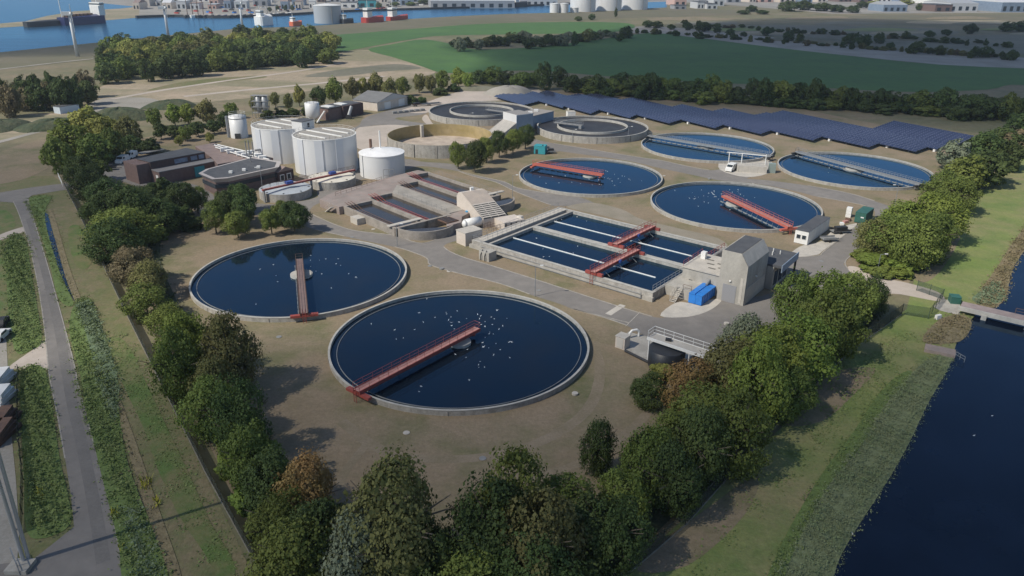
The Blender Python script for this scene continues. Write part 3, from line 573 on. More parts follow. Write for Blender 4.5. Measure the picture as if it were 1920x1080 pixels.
# ------------------------------------------------------------ sedimentation block (left-centre)
F = Fr((-39.5, 174.2), radians(-47.7)); t = thing('settling_block', 'weathered concrete basin block with four brown water channels and round ends', 'tank', F(0, 0))
H = 2.
def basin_walls(mb, b0, b1, a0, a1, w=.5):
    mb.rect(F, a0, a1, b0, b0+w, 0, H); mb.rect(F, a0, a1, b1-w, b1, 0, H)
wl = MB()
bas = [(0, 8.2, -1.5, 20.4), (8.2, 15.8, -4, 20.4), (20.5, 27.5, -9, 17.), (27.5, 35.2, -15, 15.5)]
for i, (b0, b1, a0, a1) in enumerate(bas):
    basin_walls(wl, b0, b1, a0, a1)
    wl.rect(F, a1-.8, a1, b0, b1, 0, H+.04)
    wl.rect(F, a0-.6, a0, b0, b1, 0, H)
M_ww = mat('weathered basin wall', (.31, .275, .24), .95, (.20, .18, .155), .5, 6, col3=(.37, .33, .29), scale3=1.2, amt3=.6, fine=.15)
wl.build('wall', M_ww, t)
for i, (b0, b1, a0, a1) in enumerate(bas):
    MB().rect(F, a0, a1-.8, b0+.5, b1-.5, .1, 1.25).build('water', M_dirty, t)
    sc = MB()
    for k in range(3):
        bb = b0+1.+k*.8
        sc.path([(*F(a0-1.5, bb), H+.5), (*F(a0+1.5, bb), H+.2), (*F(a0+4, bb), 1.5), (*F(a1-2, bb), 1.35)], .07, 5)
    sc.build('scraper_rail', M_rust if i in (0, 2) else M_red, t)
# decks between
MB().rect(F, -9.5, 19, 15.8, 20.5, 0, H-.02).build('deck', mat('worn walkway', (.36, .33, .29), .95, (.26, .24, .21), .35, 6, fine=.15), t)
MB().prism([F(-11, -1.5), F(-2.1, -1.2), F(-2.1, 8.0), F(-4.6, 8.2), F(-4.6, 15.8), F(-9.5, 20.4), F(-9.6, 27.4), F(-15.6, 27.6), F(-15.6, 35), F(-19, 34), F(-18, 26), F(-16, 16), F(-14.5, 4)], 0, H-.01).build('deck', mat('weathered deck', (.30, .26, .235), .95, (.22, .19, .17), .3, 6, col3=(.36, .25, .22), scale3=.7, amt3=.5), t)
MB().prism([F(19.6, 14.8), F(26.4, 9.4), F(26, 14), F(23., 16.5), F(21.5, 20.5), F(17, 27.5), F(19, 20.5)], 0, H-.03).build('deck', MATS['weathered deck'], t)
# round ends
def halfround(cA, cB, r, a, lo, hi, nm='round_end'):
    ctr = F(cA, cB); n = 24; o = []; inn = []
    for k in range(n+1):
        th = radians(lo+(hi-lo)*k/n); o.append(F(cA+r*cos(th), cB+r*sin(th))); inn.append(F(cA+(r-.35)*cos(th), cB+(r-.35)*sin(th)))
    mb = MB()
    for k in range(n): mb.prism([o[k], o[k+1], inn[k+1], inn[k]], 0, H)
    mb.build(nm, M_ww, t)
    MB().prism(inn, .1, 1.6).build('water', M_dirty, t)
halfround(20.4, 7.6, 7.2, 0, -90, 30); halfround(15.5, 30.5, 7., 0, -75, 62)
MB().rect(F, 21.5, 25., 10.6, 14., H-.03, H+.2).build('hatch_frame', M_rust, t)
h_ = MB()
for k in range(4): h_.rect(F, 21.8+k*.82, 22.3+k*.82, 10.9, 13.7, H+.2, H+.25)
h_.build('hatch', M_dark, t)
MB().rect(F, 17.5, 18.8, -.6, 8.4, H+.05, H+.2).build('crosswalk', M_pale, t)
MB().rect(F, 12.8, 14, 27.6, 37.8, H+.05, H+.25).build('crosswalk', M_pale, t)
MB().rect(F, 4.6, 7.6, -2.2, 0, 0, 1.5).build('buttress', M_pale, t)
sr = MB()
for k in range(8): sr.rect(F, -6.5+k*.35, -6.1+k*.35, -2.7, -1.7, .1+k*.22, .2+k*.22)
sr.rail([(*F(-6.5, -2.7), .1), (*F(-3.7, -2.7), 1.9)], 1., .03, 1); sr.build('stair', M_pale, t)
MB().rail([(*F(-2, 15.9), H), (*F(18, 15.9), H)], 1., .03).build('railing', M_galvd, t); MB().rail([(*F(-15, 35.4), H), (*F(14, 35.4), H)], 1., .03).build('railing', M_galvd, t)
MB().rail([(*F(-11, 3), H), (*F(-16, 20), H)], 1., .04).build('railing', M_rust, t)

# wedge building, kiosk, horizontal tank
A = V2(G(857, 401)); B = V2(G(906, 428)); FW, L = frame2(A, B)
t = thing('wedge_building', 'beige building with steep sloping roof and louvred front between the basins', 'building', (A.x, A.y, 0))
pr = [(0, 0), (0, 4.6), (1., 5.7), (2.4, 5.9), (L, 2.1), (L, 0)]
extr(FW, pr, 0, 6.4).build('wall', M_off, t)
def slopeq(F, p, q, b0, b1, lift=.05): return [(*F(p[0], b0), p[1]+lift), (*F(q[0], b0), q[1]+lift), (*F(q[0], b1), q[1]+lift), (*F(p[0], b1), p[1]+lift)]
mid = (2.4+(L-2.4)*.48, 5.9+(2.1-5.9)*.48)
MB().add(slopeq(FW, (2.4, 5.9), mid, .1, 6.3), [(0, 1, 2, 3)]).build('roof', M_tan, t)
MB().add(slopeq(FW, mid, (L, 2.1), .1, 6.3), [(0, 1, 2, 3)]).build('louvre_backing', M_dark, t)
lv = MB()
for k in range(8):
    f0 = k/8; f1 = f0+.065
    p = (mid[0]+(L-mid[0])*f0, mid[1]+(2.1-mid[1])*f0); q = (mid[0]+(L-mid[0])*f1, mid[1]+(2.1-mid[1])*f1)
    lv.add(slopeq(FW, p, q, .1, 6.3, .14), [(0, 1, 2, 3)])
for b in (.15, 2.2, 4.2, 6.15): lv.add(slopeq(FW, mid, (L, 2.1), b, b+.12, .16), [(0, 1, 2, 3)])
lv.build('louvres', M_louv, t)
MB().rect(FW, 1.1, 1.7, 3, 3.8, 5.75, 6.5).build('vent', M_white, t)
MB().rect(FW, L, L+4.5, 3., 8.5, 0, 2.).build('porch', M_off, t)
cu = MB()
for k in range(4): cu.rect(FW, L+4.45, L+4.55, 3.2+k*1.4, 3.55+k*1.4, .4, 1.8)
cu.build('slot', M_dark, t)
A = V2(G(856, 455)); B = V2(G(872, 462)); FK, L2 = frame2(A, B); L2 = 2.9; FK = Fr(A, radians(-50))
t = thing('kiosk', 'square beige flat roofed hut between the basin block and the rectangular tanks', 'hut', (A.x, A.y, 0))
MB().rect(FK, 0, 3.3, 0, 4.6, 0, 2.9).build('wall', M_off, t); MB().rect(FK, -.1, 3.4, -.1, 4.7, 2.9, 3.05).build('roof', M_pale, t); MB().rect(FK, -.05, 0, 1.4, 2.6, .1, 2.2).build('door', mat('beige door', (.5, .47, .42), .7), t)
A = V2(G(905, 488)); FK = Fr(A, radians(-39)); t = thing('valve_chamber', 'low grey concrete valve chamber at the near left corner of the rectangular tanks', 'chamber', (A.x, A.y, 0))
MB().rect(FK, -1., 1.7, 0, 2.4, 0, 1.9).build('body', M_conc, t); v_ = MB()
for a in (-.3, .8): v_.path([(*FK(a, -.3), .1), (*FK(a, -.3), 1.2), (*FK(a, .4), 2.2)], .1, 6)
v_.build('pipe', M_dark, t)
A = V2(G(872, 424, 1)); B = V2(G(900, 418, 1)); t = thing('horizontal_tank', 'white horizontal cylinder tank beside the beige louvred building', 'tank', (A.x, A.y, 0))
MB().tube((A.x, A.y, 1.5), (B.x, B.y, 1.5), 1.1, 20).build('shell', M_white, t, True); d = (B-A).normalized()
MB().tube((A.x-d.x*.6, A.y-d.y*.6, 1.5), (A.x, A.y, 1.5), .5, 20, 1.1).build('dished_end', M_white, t, True)
MB().tube((B.x, B.y, 1.5), (B.x+d.x*.05, B.y+d.y*.05, 1.5), .4, 12).build('manhole', M_dark, t)
for f_ in (.2, .8): p = A.lerp(B, f_); MB().box((p.x, p.y, .3), (.5, 1.6, .6), math.atan2(d.y, d.x)).build('saddle', M_galvd, t)
A = V2(G(876, 412)); t = thing('pump', 'bright blue upright pump beside the white horizontal tank', 'pump', (A.x, A.y, 0))
MB().cyl(A, .4, 0, 2.2, 12).build('motor', mat('pump blue', (.04, .3, .55), .5), t); MB().tube((A.x, A.y, .6), (A.x+1.2, A.y-.4, .6), .25, 10).build('pipe', mat('pump blue', (.04, .3, .55), .5), t); MB().cyl(A+Vector((1.1, .2)), .35, 0, 1.7, 12).build('motor', mat('pump blue', (.04, .3, .55), .5), t)
A = V2(G(975, 422)); t = thing('electric_cabinet', 'small white cabinet by the rear left walkway of the rectangular tanks', 'cabinet', (A.x, A.y, 0))
MB().box((A.x, A.y, 1.1), (1.2, .9, 2.2), radians(-39)).build('body', M_white, t); MB().box((A.x, A.y, 2.25), (1.3, 1., .08), radians(-39)).build('roof', M_pale, t)
rr = MB(); A = Fr((V2(G(908, 430))), radians(-39))
for k in range(3): rr.rail([(*A(k*1.4, 0), 0), (*A(k*1.4, 2.2), 0)], 1.3, .04, 1.)
tag(rr.build('pipe_stand', M_rust, None, org=(*A(0, 0), 0)), 'rusty pipe manifold between the louvred building and the rectangular tanks', 'pipework')

# ------------------------------------------------------------ silos and digesters
def big_silo(label, c, R, h):
    t = thing('digester_tank', label, 'tank', c, 'large white digester tanks')
    MB().lathe(c, [(R, 0), (R, h)], 96).build('wall', M_silo, t, True)
    MB().lathe(c, [(R+.06, h-.15), (R+.06, h+.05), (R-.3, h+.05), (R-.3, h-.1)], 96).build('rim', M_white, t)
    MB().disc(c, R-.28, h-.05).build('roof', mat('grey silo roof', (.33, .31, .28), .9, (.26, .245, .22), .5, 6), t)
    pf = MB(); FF = Fr(c, radians(-35))
    for b in (-4.5, 0, 4.3): pf.rect(FF, -5.5 if b else -7.5, 5.5 if b else 7.5, b-.16, b+.16, h, h+.3)
    pf.build('roof_pipe', M_white, t)
    for k in range(3): a = radians(235+k*37); MB().box((c[0]+(R+.05)*cos(a), c[1]+(R+.05)*sin(a), h/2), (.12, 2.2, h-.3), a).build('pilaster', mat('pale silo strip', (.56, .575, .60), .5), t)
    MB().rail([(c[0]+(R-.2)*cos(x), c[1]+(R-.2)*sin(x), h) for x in np.linspace(0, 2*pi, 33)], 1., .03, 9).build('railing', M_white, t)
    return t
J1 = (-54.91, 219.4); J2 = (-71.2, 233.2)
big_silo('large white cylindrical tank, the nearer of the tall pair', J1, 9.05, 10.4); big_silo('large white cylindrical tank, the farther left of the tall pair', J2, 9.0, 10.4)
FJ = Fr((-63.5, 227.5), radians(-30)); t = thing('stair_tower', 'white box tower joining the tops of the two large white tanks', 'tower', FJ(0, 0))
MB().rect(FJ, -2, 2.2, -2, 3, 0, 12.6).build('wall', M_silo, t); MB().rect(FJ, -2.1, 2.3, -2.1, 3.1, 12.6, 12.75).build('roof', M_roof, t); MB().rect(FJ, 2.2, 2.25, .2, 1., 10.8, 12).build('window', M_dark, t)
c = (-37.6, 214.0); t = thing('gas_holder', 'white domed round tank with thin chimney right of the tall pair', 'tank', c)
MB().lathe(c, [(6.4, 0), (6.4, 6.4)], 80).build('wall', M_silo, t, True); MB().lathe(c, [(6.5, 6.3), (6.5, 6.5), (3.5, 7.15), (0.01, 7.5)], 80).build('roof', mat('bright white roof', (.84, .83, .82), .45, (.74, .73, .72), .4), t)
MB().tube((c[0]-.6, c[1]+1.5, 7.2), (c[0]-.6, c[1]+1.5, 12.2), .22, 10).build('chimney', M_white, t); MB().tube((c[0]-3.6, c[1]+3.2, 6.7), (c[0]-3.6, c[1]+3.2, 9.4), .4, 10).build('flue', M_rust, t)
MB().path([(c[0]-4.7, c[1]-4.4, 0.1), (c[0]-4.7, c[1]-4.4, 6.4), (c[0]-2.5, c[1]+1.5, 7.4)], .12, 5).build('pipe', M_galv, t)
for a in (0,): MB().rail([(c[0]+1.5, c[1]-7.6, 0), (c[0]+4.5, c[1]-7.2, 0)], 3.2, .07, 1.6).build('pipe_frame', M_galvd, t)
for lb, c, R, h, legs in (('white skirted silo standing left of the two large white tanks', (-95.2, 262.5), 2.9, 7.4, 0), ('white hopper silo with slanted conveyor behind the large white tanks', (-76, 289), 2.7, 7.6, 1)):
    t = thing('silo', lb, 'silo', c, 'small white silos')
    if legs:
        MB().lathe(c, [(.01, 1.), (.9, 1.0), (R, 3.), (R, h), (R-.3, h+.1), (.01, h+.5)], 40).build('shell', M_silo, t, True)
        for k in range(4): a = k*pi/2+.4; MB().tube((c[0]+R*.8*cos(a), c[1]+R*.8*sin(a), 0), (c[0]+R*.9*cos(a), c[1]+R*.9*sin(a), 3.2), .12, 6).build('leg', M_white, t)
        MB().tube((c[0]+2, c[1]-2.5, .6), (c[0]+5, c[1]-1.5, 4.8), .3, 8).build('conveyor', M_white, t)
    else:
        MB().lathe(c, [(R, 0), (R, h), (.01, h+.5)], 40).build('shell', M_silo, t, True)
        MB().lathe(c, [(R+.03, h-.9), (R+.03, h-.6)], 40).build('band', M_galv, t)
        MB().box((c[0]+.4, c[1]-R, .9), (1.9, .3, 1.8)).build('door', M_dark, t)
        MB().tube((c[0]-R-.5, c[1]-1, 0), (c[0]-R-.5, c[1]-1, h), .5, 8).build('ladder_cage', M_galv, t)
    MB().rail([(c[0]+(R-.1)*cos(x), c[1]+(R-.1)*sin(x), h) for x in np.linspace(0, 2*pi, 13)], 1.1, .04, 3).build('railing', M_white if not legs else M_rust, t)
c = G(493, 222); t = thing('twin_silo', 'silver twin cylinder silo on a steel frame at the back left of the plant', 'silo', c)
for k, dx in enumerate((-1., 1.4)): MB().lathe((c[0]+dx, c[1]), [(.01, 2.2), (.5, 2.3), (1.25, 3.8), (1.25, 8.4), (.01, 8.7)], 24).build('cylinder', M_galv, t, True)
fr = MB()
for x in (-3.4, -2.1, .2, 2.7):
    for y in (-1.3, 1.3): fr.tube((c[0]+x, c[1]+y, 0), (c[0]+x, c[1]+y, 8.8), .09, 5)
for z in (2.2, 4.4, 6.6, 8.8): fr.rect(Fr(c, 0), -3.5, 2.8, -1.4, 1.4, z, z+.08)
fr.build('frame', M_galvd, t)
# thickeners with red bridge pipe
for lb, c, R in (('round concrete thickener with pale blue grey cover, the left of the low pair', (-59.2, 191.), 6.6), ('round concrete thickener with cream cover, the right of the low pair', (-49.6, 202.4), 6.35)):
    t = thing('thickener', lb, 'tank', c, 'low covered thickener tanks')
    MB().lathe(c, [(R, 0), (R, 2.1), (R-.3, 2.1)], 80).build('wall', M_wall, t)
    MB().lathe(c, [(R-.15, 2.12), (0.01, 2.7)], 80).build('cover', mat('pale grey cover', (.42, .46, .49), .6, (.36, .39, .42), .4) if R > 6.5 else mat('cream cover', (.72, .68, .58), .6, (.6, .56, .48), .4), t)
    for k in range(8): a = k*pi/4+.2; MB().box((c[0]+(R-.7)*cos(a), c[1]+(R-.7)*sin(a), 2.22), (.5, .35, .1), a).build('hatch', M_dark, t)
P = V2(G(492, 356, 3.4)); Q = V2(G(665, 318, 3.4)); FF, L = frame2(P, Q); t = thing('pipe_bridge', 'long red beam bridge with blue motors across both covered thickeners', 'bridge', (P.x, P.y, 0))
MB().rect(FF, 0, L, -.35, .35, 3.1, 3.5).build('beam', M_red, t); MB().rect(FF, .2, L-.2, -.3, .3, 3.5, 3.56).build('deck', M_redp, t)
for a in (.3, L*.5, L-.3): MB().rect(FF, a-.15, a+.15, -.4, .4, 0, 3.1).build('post', M_galvd, t)
for a in (L*.27, L*.74): MB().rect(FF, a-.9, a+.9, -.6, .6, 3.57, 4.2).build('motor', mat('motor blue', (.04, .08, .3), .5), t)
for s in (-.35, .35): MB().rail([(*FF(0, s), 3.5), (*FF(L, s), 3.5)], 1., .03, 2.2).build('railing', M_rust, t)
c = G(633, 306); t = thing('scrubber', 'slim translucent grey vertical vessel in front of the nearer tall white tank', 'vessel', c)
MB().cyl(c, 1.1, .4, 6.2, 20).build('shell', mat('grey vessel', (.5, .52, .54), .4), t, True); MB().rail([(c[0]+1.1*cos(x), c[1]+1.1*sin(x), 6.2) for x in np.linspace(0, 2*pi, 9)], 1., .03).build('railing', M_white, t); MB().box((c[0]-2.2, c[1]-.6, .9), (2.2, 1.2, 1.8)).build('pump_box', M_off, t)
c = G(672, 322); 
pr_ = MB(); q = [G(480, 295), G(500, 291), G(540, 283)]
t = thing('pipe_rack', 'pale pipe rack running from the brick offices to the large tanks', 'pipework', q[0])
a0 = (*G(478, 282, 4.2), 4.2); a1 = (*G(548, 270, 4.2), 4.2); MB().tube(a0, a1, .3, 8).build('pipe', M_galv, t)
for f_ in (.1, .35, .6, .85): p = Vector(a0).lerp(Vector(a1), f_); MB().tube((p.x, p.y, 0), (p.x, p.y, 4), .12, 6).build('post', M_galv, t)

# ------------------------------------------------------------ brick buildings
t = thing('brick_office', 'low dark brick office with wide pale roof edge and octagonal end', 'building', G(425, 352))
def prz(px, z): return [G(u, v, z) for u, v in px]
ro = prz([(372, 325), (398, 336), (426, 334), (523, 313), (527, 303), (474, 294), (386, 317)], 4.6)
cx = sum(p[0] for p in ro)/7; cy = sum(p[1] for p in ro)/7
ins = lambda k: [(cx+(p[0]-cx)*k, cy+(p[1]-cy)*k) for p in ro]
MB().prism(ins(.90), 0, 3.4).build('wall', M_brick, t); MB().prism(ins(.93), 1.9, 2.9).build('window_band', M_glass, t)
MB().prism(ins(.90), 3.4, 4.6, ins(1.0)).build('roof_edge', mat('pale roof edge', (.44, .40, .385), .8, (.38, .35, .335), .5), t)
MB().prism(ins(.89), 4.55, 4.63).build('roof', M_roof, t)
for a, b in ((.2, .35), (.4, .3), (.62, .5)): x = ro[1][0]+(ro[3][0]-ro[1][0])*a; y = ro[1][1]+(ro[3][1]-ro[1][1])*a+3.5; MB().box((x, y, 4.95), (.9, .7, .6)).build('roof_vent', M_white, t)
for u, v, h in ((470, 303, 6), (463, 293, 4.5), (476, 295, 4.5)): x, y = G(u, v, 4.6); MB().tube((x, y, 4.6), (x, y, 4.6+h), .16, 8).build('chimney', M_galvd, t)
A = V2(G(523, 345)); B = V2(G(552, 338)); FF, L = frame2(A, B)
t = thing('brick_wing', 'brown brick wing with sloped red roof at the right end of the office', 'building', (A.x, A.y, 0))
MB().rect(FF, 0, L, 0, 5.5, 0, 3.2).build('wall', M_brickd, t); extr(FF, [(-.2, 3.2), (L/2, 4.4), (L+.2, 3.2)], -.2, 5.7).build('roof', M_brickr, t)
for k in range(2): o = MB().rect(FF, .6+k*2.2, 2+k*2.2, -.06, 0, .6, 2.4).build('window', M_white, t); MB().rect(FF, .8+k*2.2, 1.8+k*2.2, -.1, -.06, .8, 2.2).build('pane', M_glass, o)
t = thing('brick_hall', 'low hall with flat brick red roof and white pipes behind the office', 'building', G(440, 320))
rh = prz([(366, 274), (400, 268), (512, 296), (474, 303), (455, 300), (408, 308), (398, 296)], 4)
MB().prism(rh, 0, 3.9).build('wall', M_brick, t); MB().prism(rh, 3.9, 4.02).build('roof', M_brickr, t)
MB().prism(prz([(398, 271), (406, 270), (510, 296), (480, 301)], 4.05), 4.02, 4.1).build('roof_strip', M_roof, t)
pi_ = MB()
for k, (u0, v0, u1, v1) in enumerate(((402, 272, 455, 288), (408, 271, 500, 293), (404, 276, 470, 297), (440, 285, 505, 299))): pi_.tube((*G(u0, v0, 4.6), 4.6), (*G(u1, v1, 4.6), 4.6), .18, 6)
pi_.build('roof_pipe', M_white, t); un = MB()
for u, v in ((420, 281), (432, 284), (450, 288), (460, 291), (470, 286), (484, 292), (492, 296)): x, y = G(u, v, 4.6); MB().box((x, y, 4.7), (2., 1.2, 1.1), .5).build('air_unit', M_white, t)
t = thing('brick_workshop', 'brown brick workshop with dark stepped flat roofs beside the car park', 'building', G(300, 335))
up = prz([(257, 298), (349, 277.5), (384, 285), (281, 304)], 5.6); MB().prism(up, 0, 5.5).build('wall', M_brickd, t); MB().prism(up, 5.5, 5.65).build('roof', M_roof, t)
d = (V2(up[2])-V2(up[3])); L = d.length; FQ = Fr(up[3], math.atan2(d.y, d.x))
MB().rect(FQ, 0, L+1, -4.2, -.02, 0, 3.4).build('lower_wall', M_brick, t); MB().rect(FQ, -.1, L+1.1, -4.4, 0, 3.4, 3.6).build('lower_roof', mat('grey ledge roof', (.2, .19, .19), .85), t)
MB().rect(FQ, -3.6, -.02, 0.5, 8, 0, 5.3).build('side_wall', M_brick, t)
for a, b in ((.42, .66), (.72, .84), (.87, .97)): MB().rect(FQ, L*a, L*b, -.08, -.02, 3.9, 5.1).build('window', M_bglass, t)
MB().rect(FQ, 10, 13, -4.5, -4.4, .1, 3.0).build('door', M_teal, t)
for a in (-.0,): MB().rect(FQ, -.06, 0, -3.4, -2.2, .1, 2.4).build('door', M_white, t)
for lb, F0, L_, W_, h_, rh_, wm in (('pale grey gabled shed with two white doors and dark roof', (G(708, 209), G(765, 196)), 0, 13., 3.6, 2.6, M_off),):
    FF, L = frame2(*F0); t = thing('shed', lb, 'shed', F0[0]); MB().rect(FF, 0, L, 0, W_, 0, h_).build('wall', wm, t)
    extr(FF, [(-.3, h_), (L/2, h_+rh_), (L+.3, h_)], -.4, W_+.4).build('roof', mat('dark grey roof', (.15, .15, .15), .8, (.18, .18, .18), .4), t)
    extr(FF, [(0, h_), (L/2, h_+rh_-.25), (L, h_)], -.45, -.41).build('gable', mat('pale grey wall', (.46, .46, .45), .7), t)
    for a in (.22, .68): MB().rect(FF, L*a, L*a+L*.2, -.1, -.02, .1, 3.).build('door', M_white, t)
A = V2(G(645, 222)); B = V2(G(682, 214)); FF, L = frame2(A, B); t = thing('brick_silo_house', 'square brown brick block house with two white skylights', 'building', (A.x, A.y, 0))
MB().rect(FF, 0, L, 0, 8, 0, 4.6).build('wall', M_brickd, t); MB().rect(FF, -7, -.02, 1, 8, 0, 4.3).build('side_wall', M_brick, t); MB().rect(FF, -7.05, L+.05, .95, 8.05, 4.6, 4.7).build('roof', M_roof, t)
for a in (-5.5, 1.5): MB().rect(FF, a, a+3, 2, 6.5, 4.7, 5.).build('skylight', M_white, t)
A = V2(G(655, 222)); t = thing('conveyor_chute', 'shiny steel chute into a black bin in front of the brick block house', 'conveyor', (A.x, A.y, 0))
MB().tube((A.x+1, A.y+1, 4.5), (A.x, A.y-.6, 1.3), .65, 12).build('tube', M_galv, t); MB().box((A.x, A.y-1, .6), (2, 1.6, 1.2)).build('bin', M_dark, t)
A = V2(G(622, 212)); tag(MB().box((A.x, A.y, 1.), (2.5, 2.5, 2)).build('pump_skid', M_red, None, org=(A.x, A.y, 0)), 'small red machine left of the brick block house', 'machine')
A = V2(G(740, 213)); t = thing('pallet_stack', 'row of grey stacked frames on the lawn before the gabled shed', 'stack', (A.x, A.y, 0))
for k in range(6): MB().box((A.x+k*2.1, A.y+k*1.3, .5), (1.8, 1.6, .9), .5).build('frame', M_galvd, t)
# white sloped building between aeration tanks
FB = Fr(G(931, 252), radians(-20)); L = 12
t = thing('sloped_building', 'white and grey process building with ribbed slanted front between the aeration tanks', 'building', FB(0, 0))
FF, L8 = frame2(G(926, 253), G(959, 263)); L8 = 8.2
v = MB(); v.rect(FF, 0, 8.2, 4, 11, 0, 7.8); v.build('wall', M_silo, t)
MB().rect(FF, 8.2, 8.32, 3.9, 11.1, 0, 7.8).build('side_wall', M_blugr, t)
v = MB(); n = [(*FF(0, -2.5), 1.6), (*FF(8.2, -2.5), 1.6), (*FF(8.2, 4), 5.2), (*FF(0, 4), 5.2), (*FF(0, -2.5), 0), (*FF(8.2, -2.5), 0), (*FF(8.2, 4), 0), (*FF(0, 4), 0)]
MB().add(n, [(4, 5, 1, 0), (5, 6, 2, 1), (7, 4, 0, 3)]).build('front_base', M_conc, t)
MB().add(n[:4], [(0, 1, 2, 3)]).build('slanted_front', M_slope, t)
rb = MB()
for k in range(8): x = .5+k*1.03; rb.tube((*FF(x, -2.5), 1.65), (*FF(x, 4), 5.25), .05, 4)
rb.build('rib', M_conc, t)
MB().rect(FF, .2, 8., 4.2, 10.8, 7.8, 7.88).build('roof', mat('grey roof', (.25, .24, .23), .85), t)
FF2, L9 = frame2(G(992, 246), G(1061, 228)); MB().rect(FF2, .3, 16, .3, 8.5, 0, 5.).build('rear_wing', M_blugr, t); MB().rect(FF2, 0.2, 16.1, .2, 8.6, 5., 5.15).build('rear_roof', mat('pebble roof', (.28, .26, .24), .9), t)
MB().box((*FF2(6, 4), 5.5), (1.6, 1.2, .7)).build('roof_unit', M_white, t); MB().box((*FF2(11, 5), 5.5), (1.6, 1.2, .7)).build('roof_unit', M_white, t)
MB().rect(FF, 8.32, 8.38, 5.5, 6.6, .1, 2.6).build('door', M_dark, t)
A = V2(G(1070, 221)); t = thing('white_container', 'small white container at the right end of the process building', 'container', (A.x, A.y, 0)); MB().box((A.x, A.y, 1.3), (3.2, 2.6, 2.6), .2).build('body', M_white, t); MB().box((A.x, A.y, 2.64), (3.3, 2.7, .06), .2).build('roof', M_pale, t)

# ------------------------------------------------------------ containers, cabin, huts, vehicles, trailers
def container(name, label, A, ang, L, W, H, m, roofm=None, cat='container'):
    FF = Fr(A, ang); t = thing(name, label, cat, (A[0], A[1], 0)); b = MB().rect(FF, 0, W, 0, L, .12, H)
    for k in range(int(L/.5)): b.rect(FF, W, W+.04, .1+k*.5, .35+k*.5, .2, H-.12); b.rect(FF, -.04, 0, .1+k*.5, .35+k*.5, .2, H-.12)
    b.build('body', m, t); MB().rect(FF, -.03, W+.03, -.03, L+.03, H, H+.06).build('roof', roofm or m, t)
    return t, FF
t, FF = container('portable_cabin', 'white portable cabin with dark roof and two front windows', G(1488, 455), radians(-39), 14, 2.9, 3., M_white, M_roof, 'cabin')
for a in (.35, 1.55): o = MB().rect(FF, a, a+1., -.08, 0, 1.2, 2.2).build('window', M_white, t); MB().rect(FF, a+.08, a+.92, -.11, -.08, 1.28, 2.12).build('pane', M_glass, o)
t, FF = container('green_container', 'dark green shipping container at the head of the trailer pad', G(1601, 417), radians(-39), 6.1, 2.44, 2.6, M_dgreen)
for a in (.05, 1.25): MB().rect(FF, a, a+1.12, -.05, 0, .2, 2.5).build('door', M_dgreen, t)
MB().rect(FF, 1.3, 2., -.07, -.05, 1.4, 1.7).build('marking', M_white, t)
t, FF = container('turquoise_container', 'turquoise generator container beside the tree row', G(1001, 289), radians(-15), 3, 3.6, 2.7, M_teal)
MB().rect(FF, .5, 1.3, -.06, 0, .2, 1.6).build('door', M_dark, t); MB().rect(FF, 2.6, 2.9, .4, .7, 2.7, 3.1).build('exhaust', M_dark, t)
A = G(1597, 408); t = thing('box_stack', 'white plastic crates stacked left of the green container', 'crates', A)
for k in range(3): MB().box((A[0]-.6, A[1]+.6, .4+k*.82), (1.2, 1.2, .78), -.6).build('crate', M_white, t)
for k, (u, v) in enumerate(((1585, 418), (1578, 422), (1590, 414))):
    x, y = G(u, v); tag(MB().box((x, y, .3), (1.2, .8, .6), .4+k).build('debris', (M_redp, M_white, M_rust)[k], None, org=(x, y, 0)), ('faded red box', 'white box', 'rust brown box')[k]+' lying on the pad left of the green container', 'box')
def wheel(F, a, b, r, par, w=.2):
    return MB().tube((*F(a, b-w/2), r), (*F(a, b+w/2), r), r, 14).build('wheel', M_tyre, par)
def car(label, A, ang, m=M_white, kind='van', cat='van', group=None):
    FF = Fr(A, ang); t = thing(kind, label, cat, (A[0], A[1], 0), group)
    if kind == 'van': prof = [(-2.4, .35), (-2.4, 1.9), (-2.2, 2.1), (.9, 2.1), (1.5, 1.35), (2.35, 1.1), (2.4, .35)]; gl = [(.95, 2.0), (1.48, 1.38)]; W = .95
    else: prof = [(-2.1, .3), (-2.1, .85), (-1.7, .95), (-1.2, 1.42), (.4, 1.42), (1.0, .95), (2., .8), (2.1, .3)]; gl = [(.42, 1.38), (.98, .97)]; W = .85
    extr(FF, prof, -W, W).build('body', m, t)
    MB().add([(*FF(gl[0][0]+.02, -W+.1), gl[0][1]+.03), (*FF(gl[1][0]+.02, -W+.1), gl[1][1]+.03), (*FF(gl[1][0]+.02, W-.1), gl[1][1]+.03), (*FF(gl[0][0]+.02, W-.1), gl[0][1]+.03)], [(0, 1, 2, 3)]).build('windscreen', M_glass, t)
    for s in (-1, 1):
        y = s*(W+.02); MB().rect(FF, -1.1 if kind != 'van' else .0, .4 if kind != 'van' else .95, min(y, y-s*.03), max(y, y-s*.03), 1. if kind != 'van' else 1.35, 1.32 if kind != 'van' else 1.9).build('side_window', M_glass, t)
        for a in (-1.4, 1.4): wheel(FF, a, s*(W-.05), .34, t)
    return t
def angp(p, q): p = G(*p); q = G(*q); return math.atan2(q[1]-p[1], q[0]-p[0])
car('small white van parked beside the concrete hut between the blue tanks', G(1370, 320), angp((1372, 316), (1362, 322)))
car('white van at the left of the car park', G(230, 305), angp((240, 300), (222, 308)))
t = car('white truck cab in front of the grey flatbed in the car park', G(246, 297), angp((255, 293), (240, 299)), kind='van', cat='truck')
FF = Fr(G(262, 294), angp((300, 286), (255, 295))); o = MB().rect(FF, -8, 0, -1.2, 1.2, .9, 1.15); o.build('flatbed', M_galvd, None)
bpy.data.objects['flatbed'].parent = t; bpy.data.objects['flatbed'].location = (-t.location.x, -t.location.y, 0)
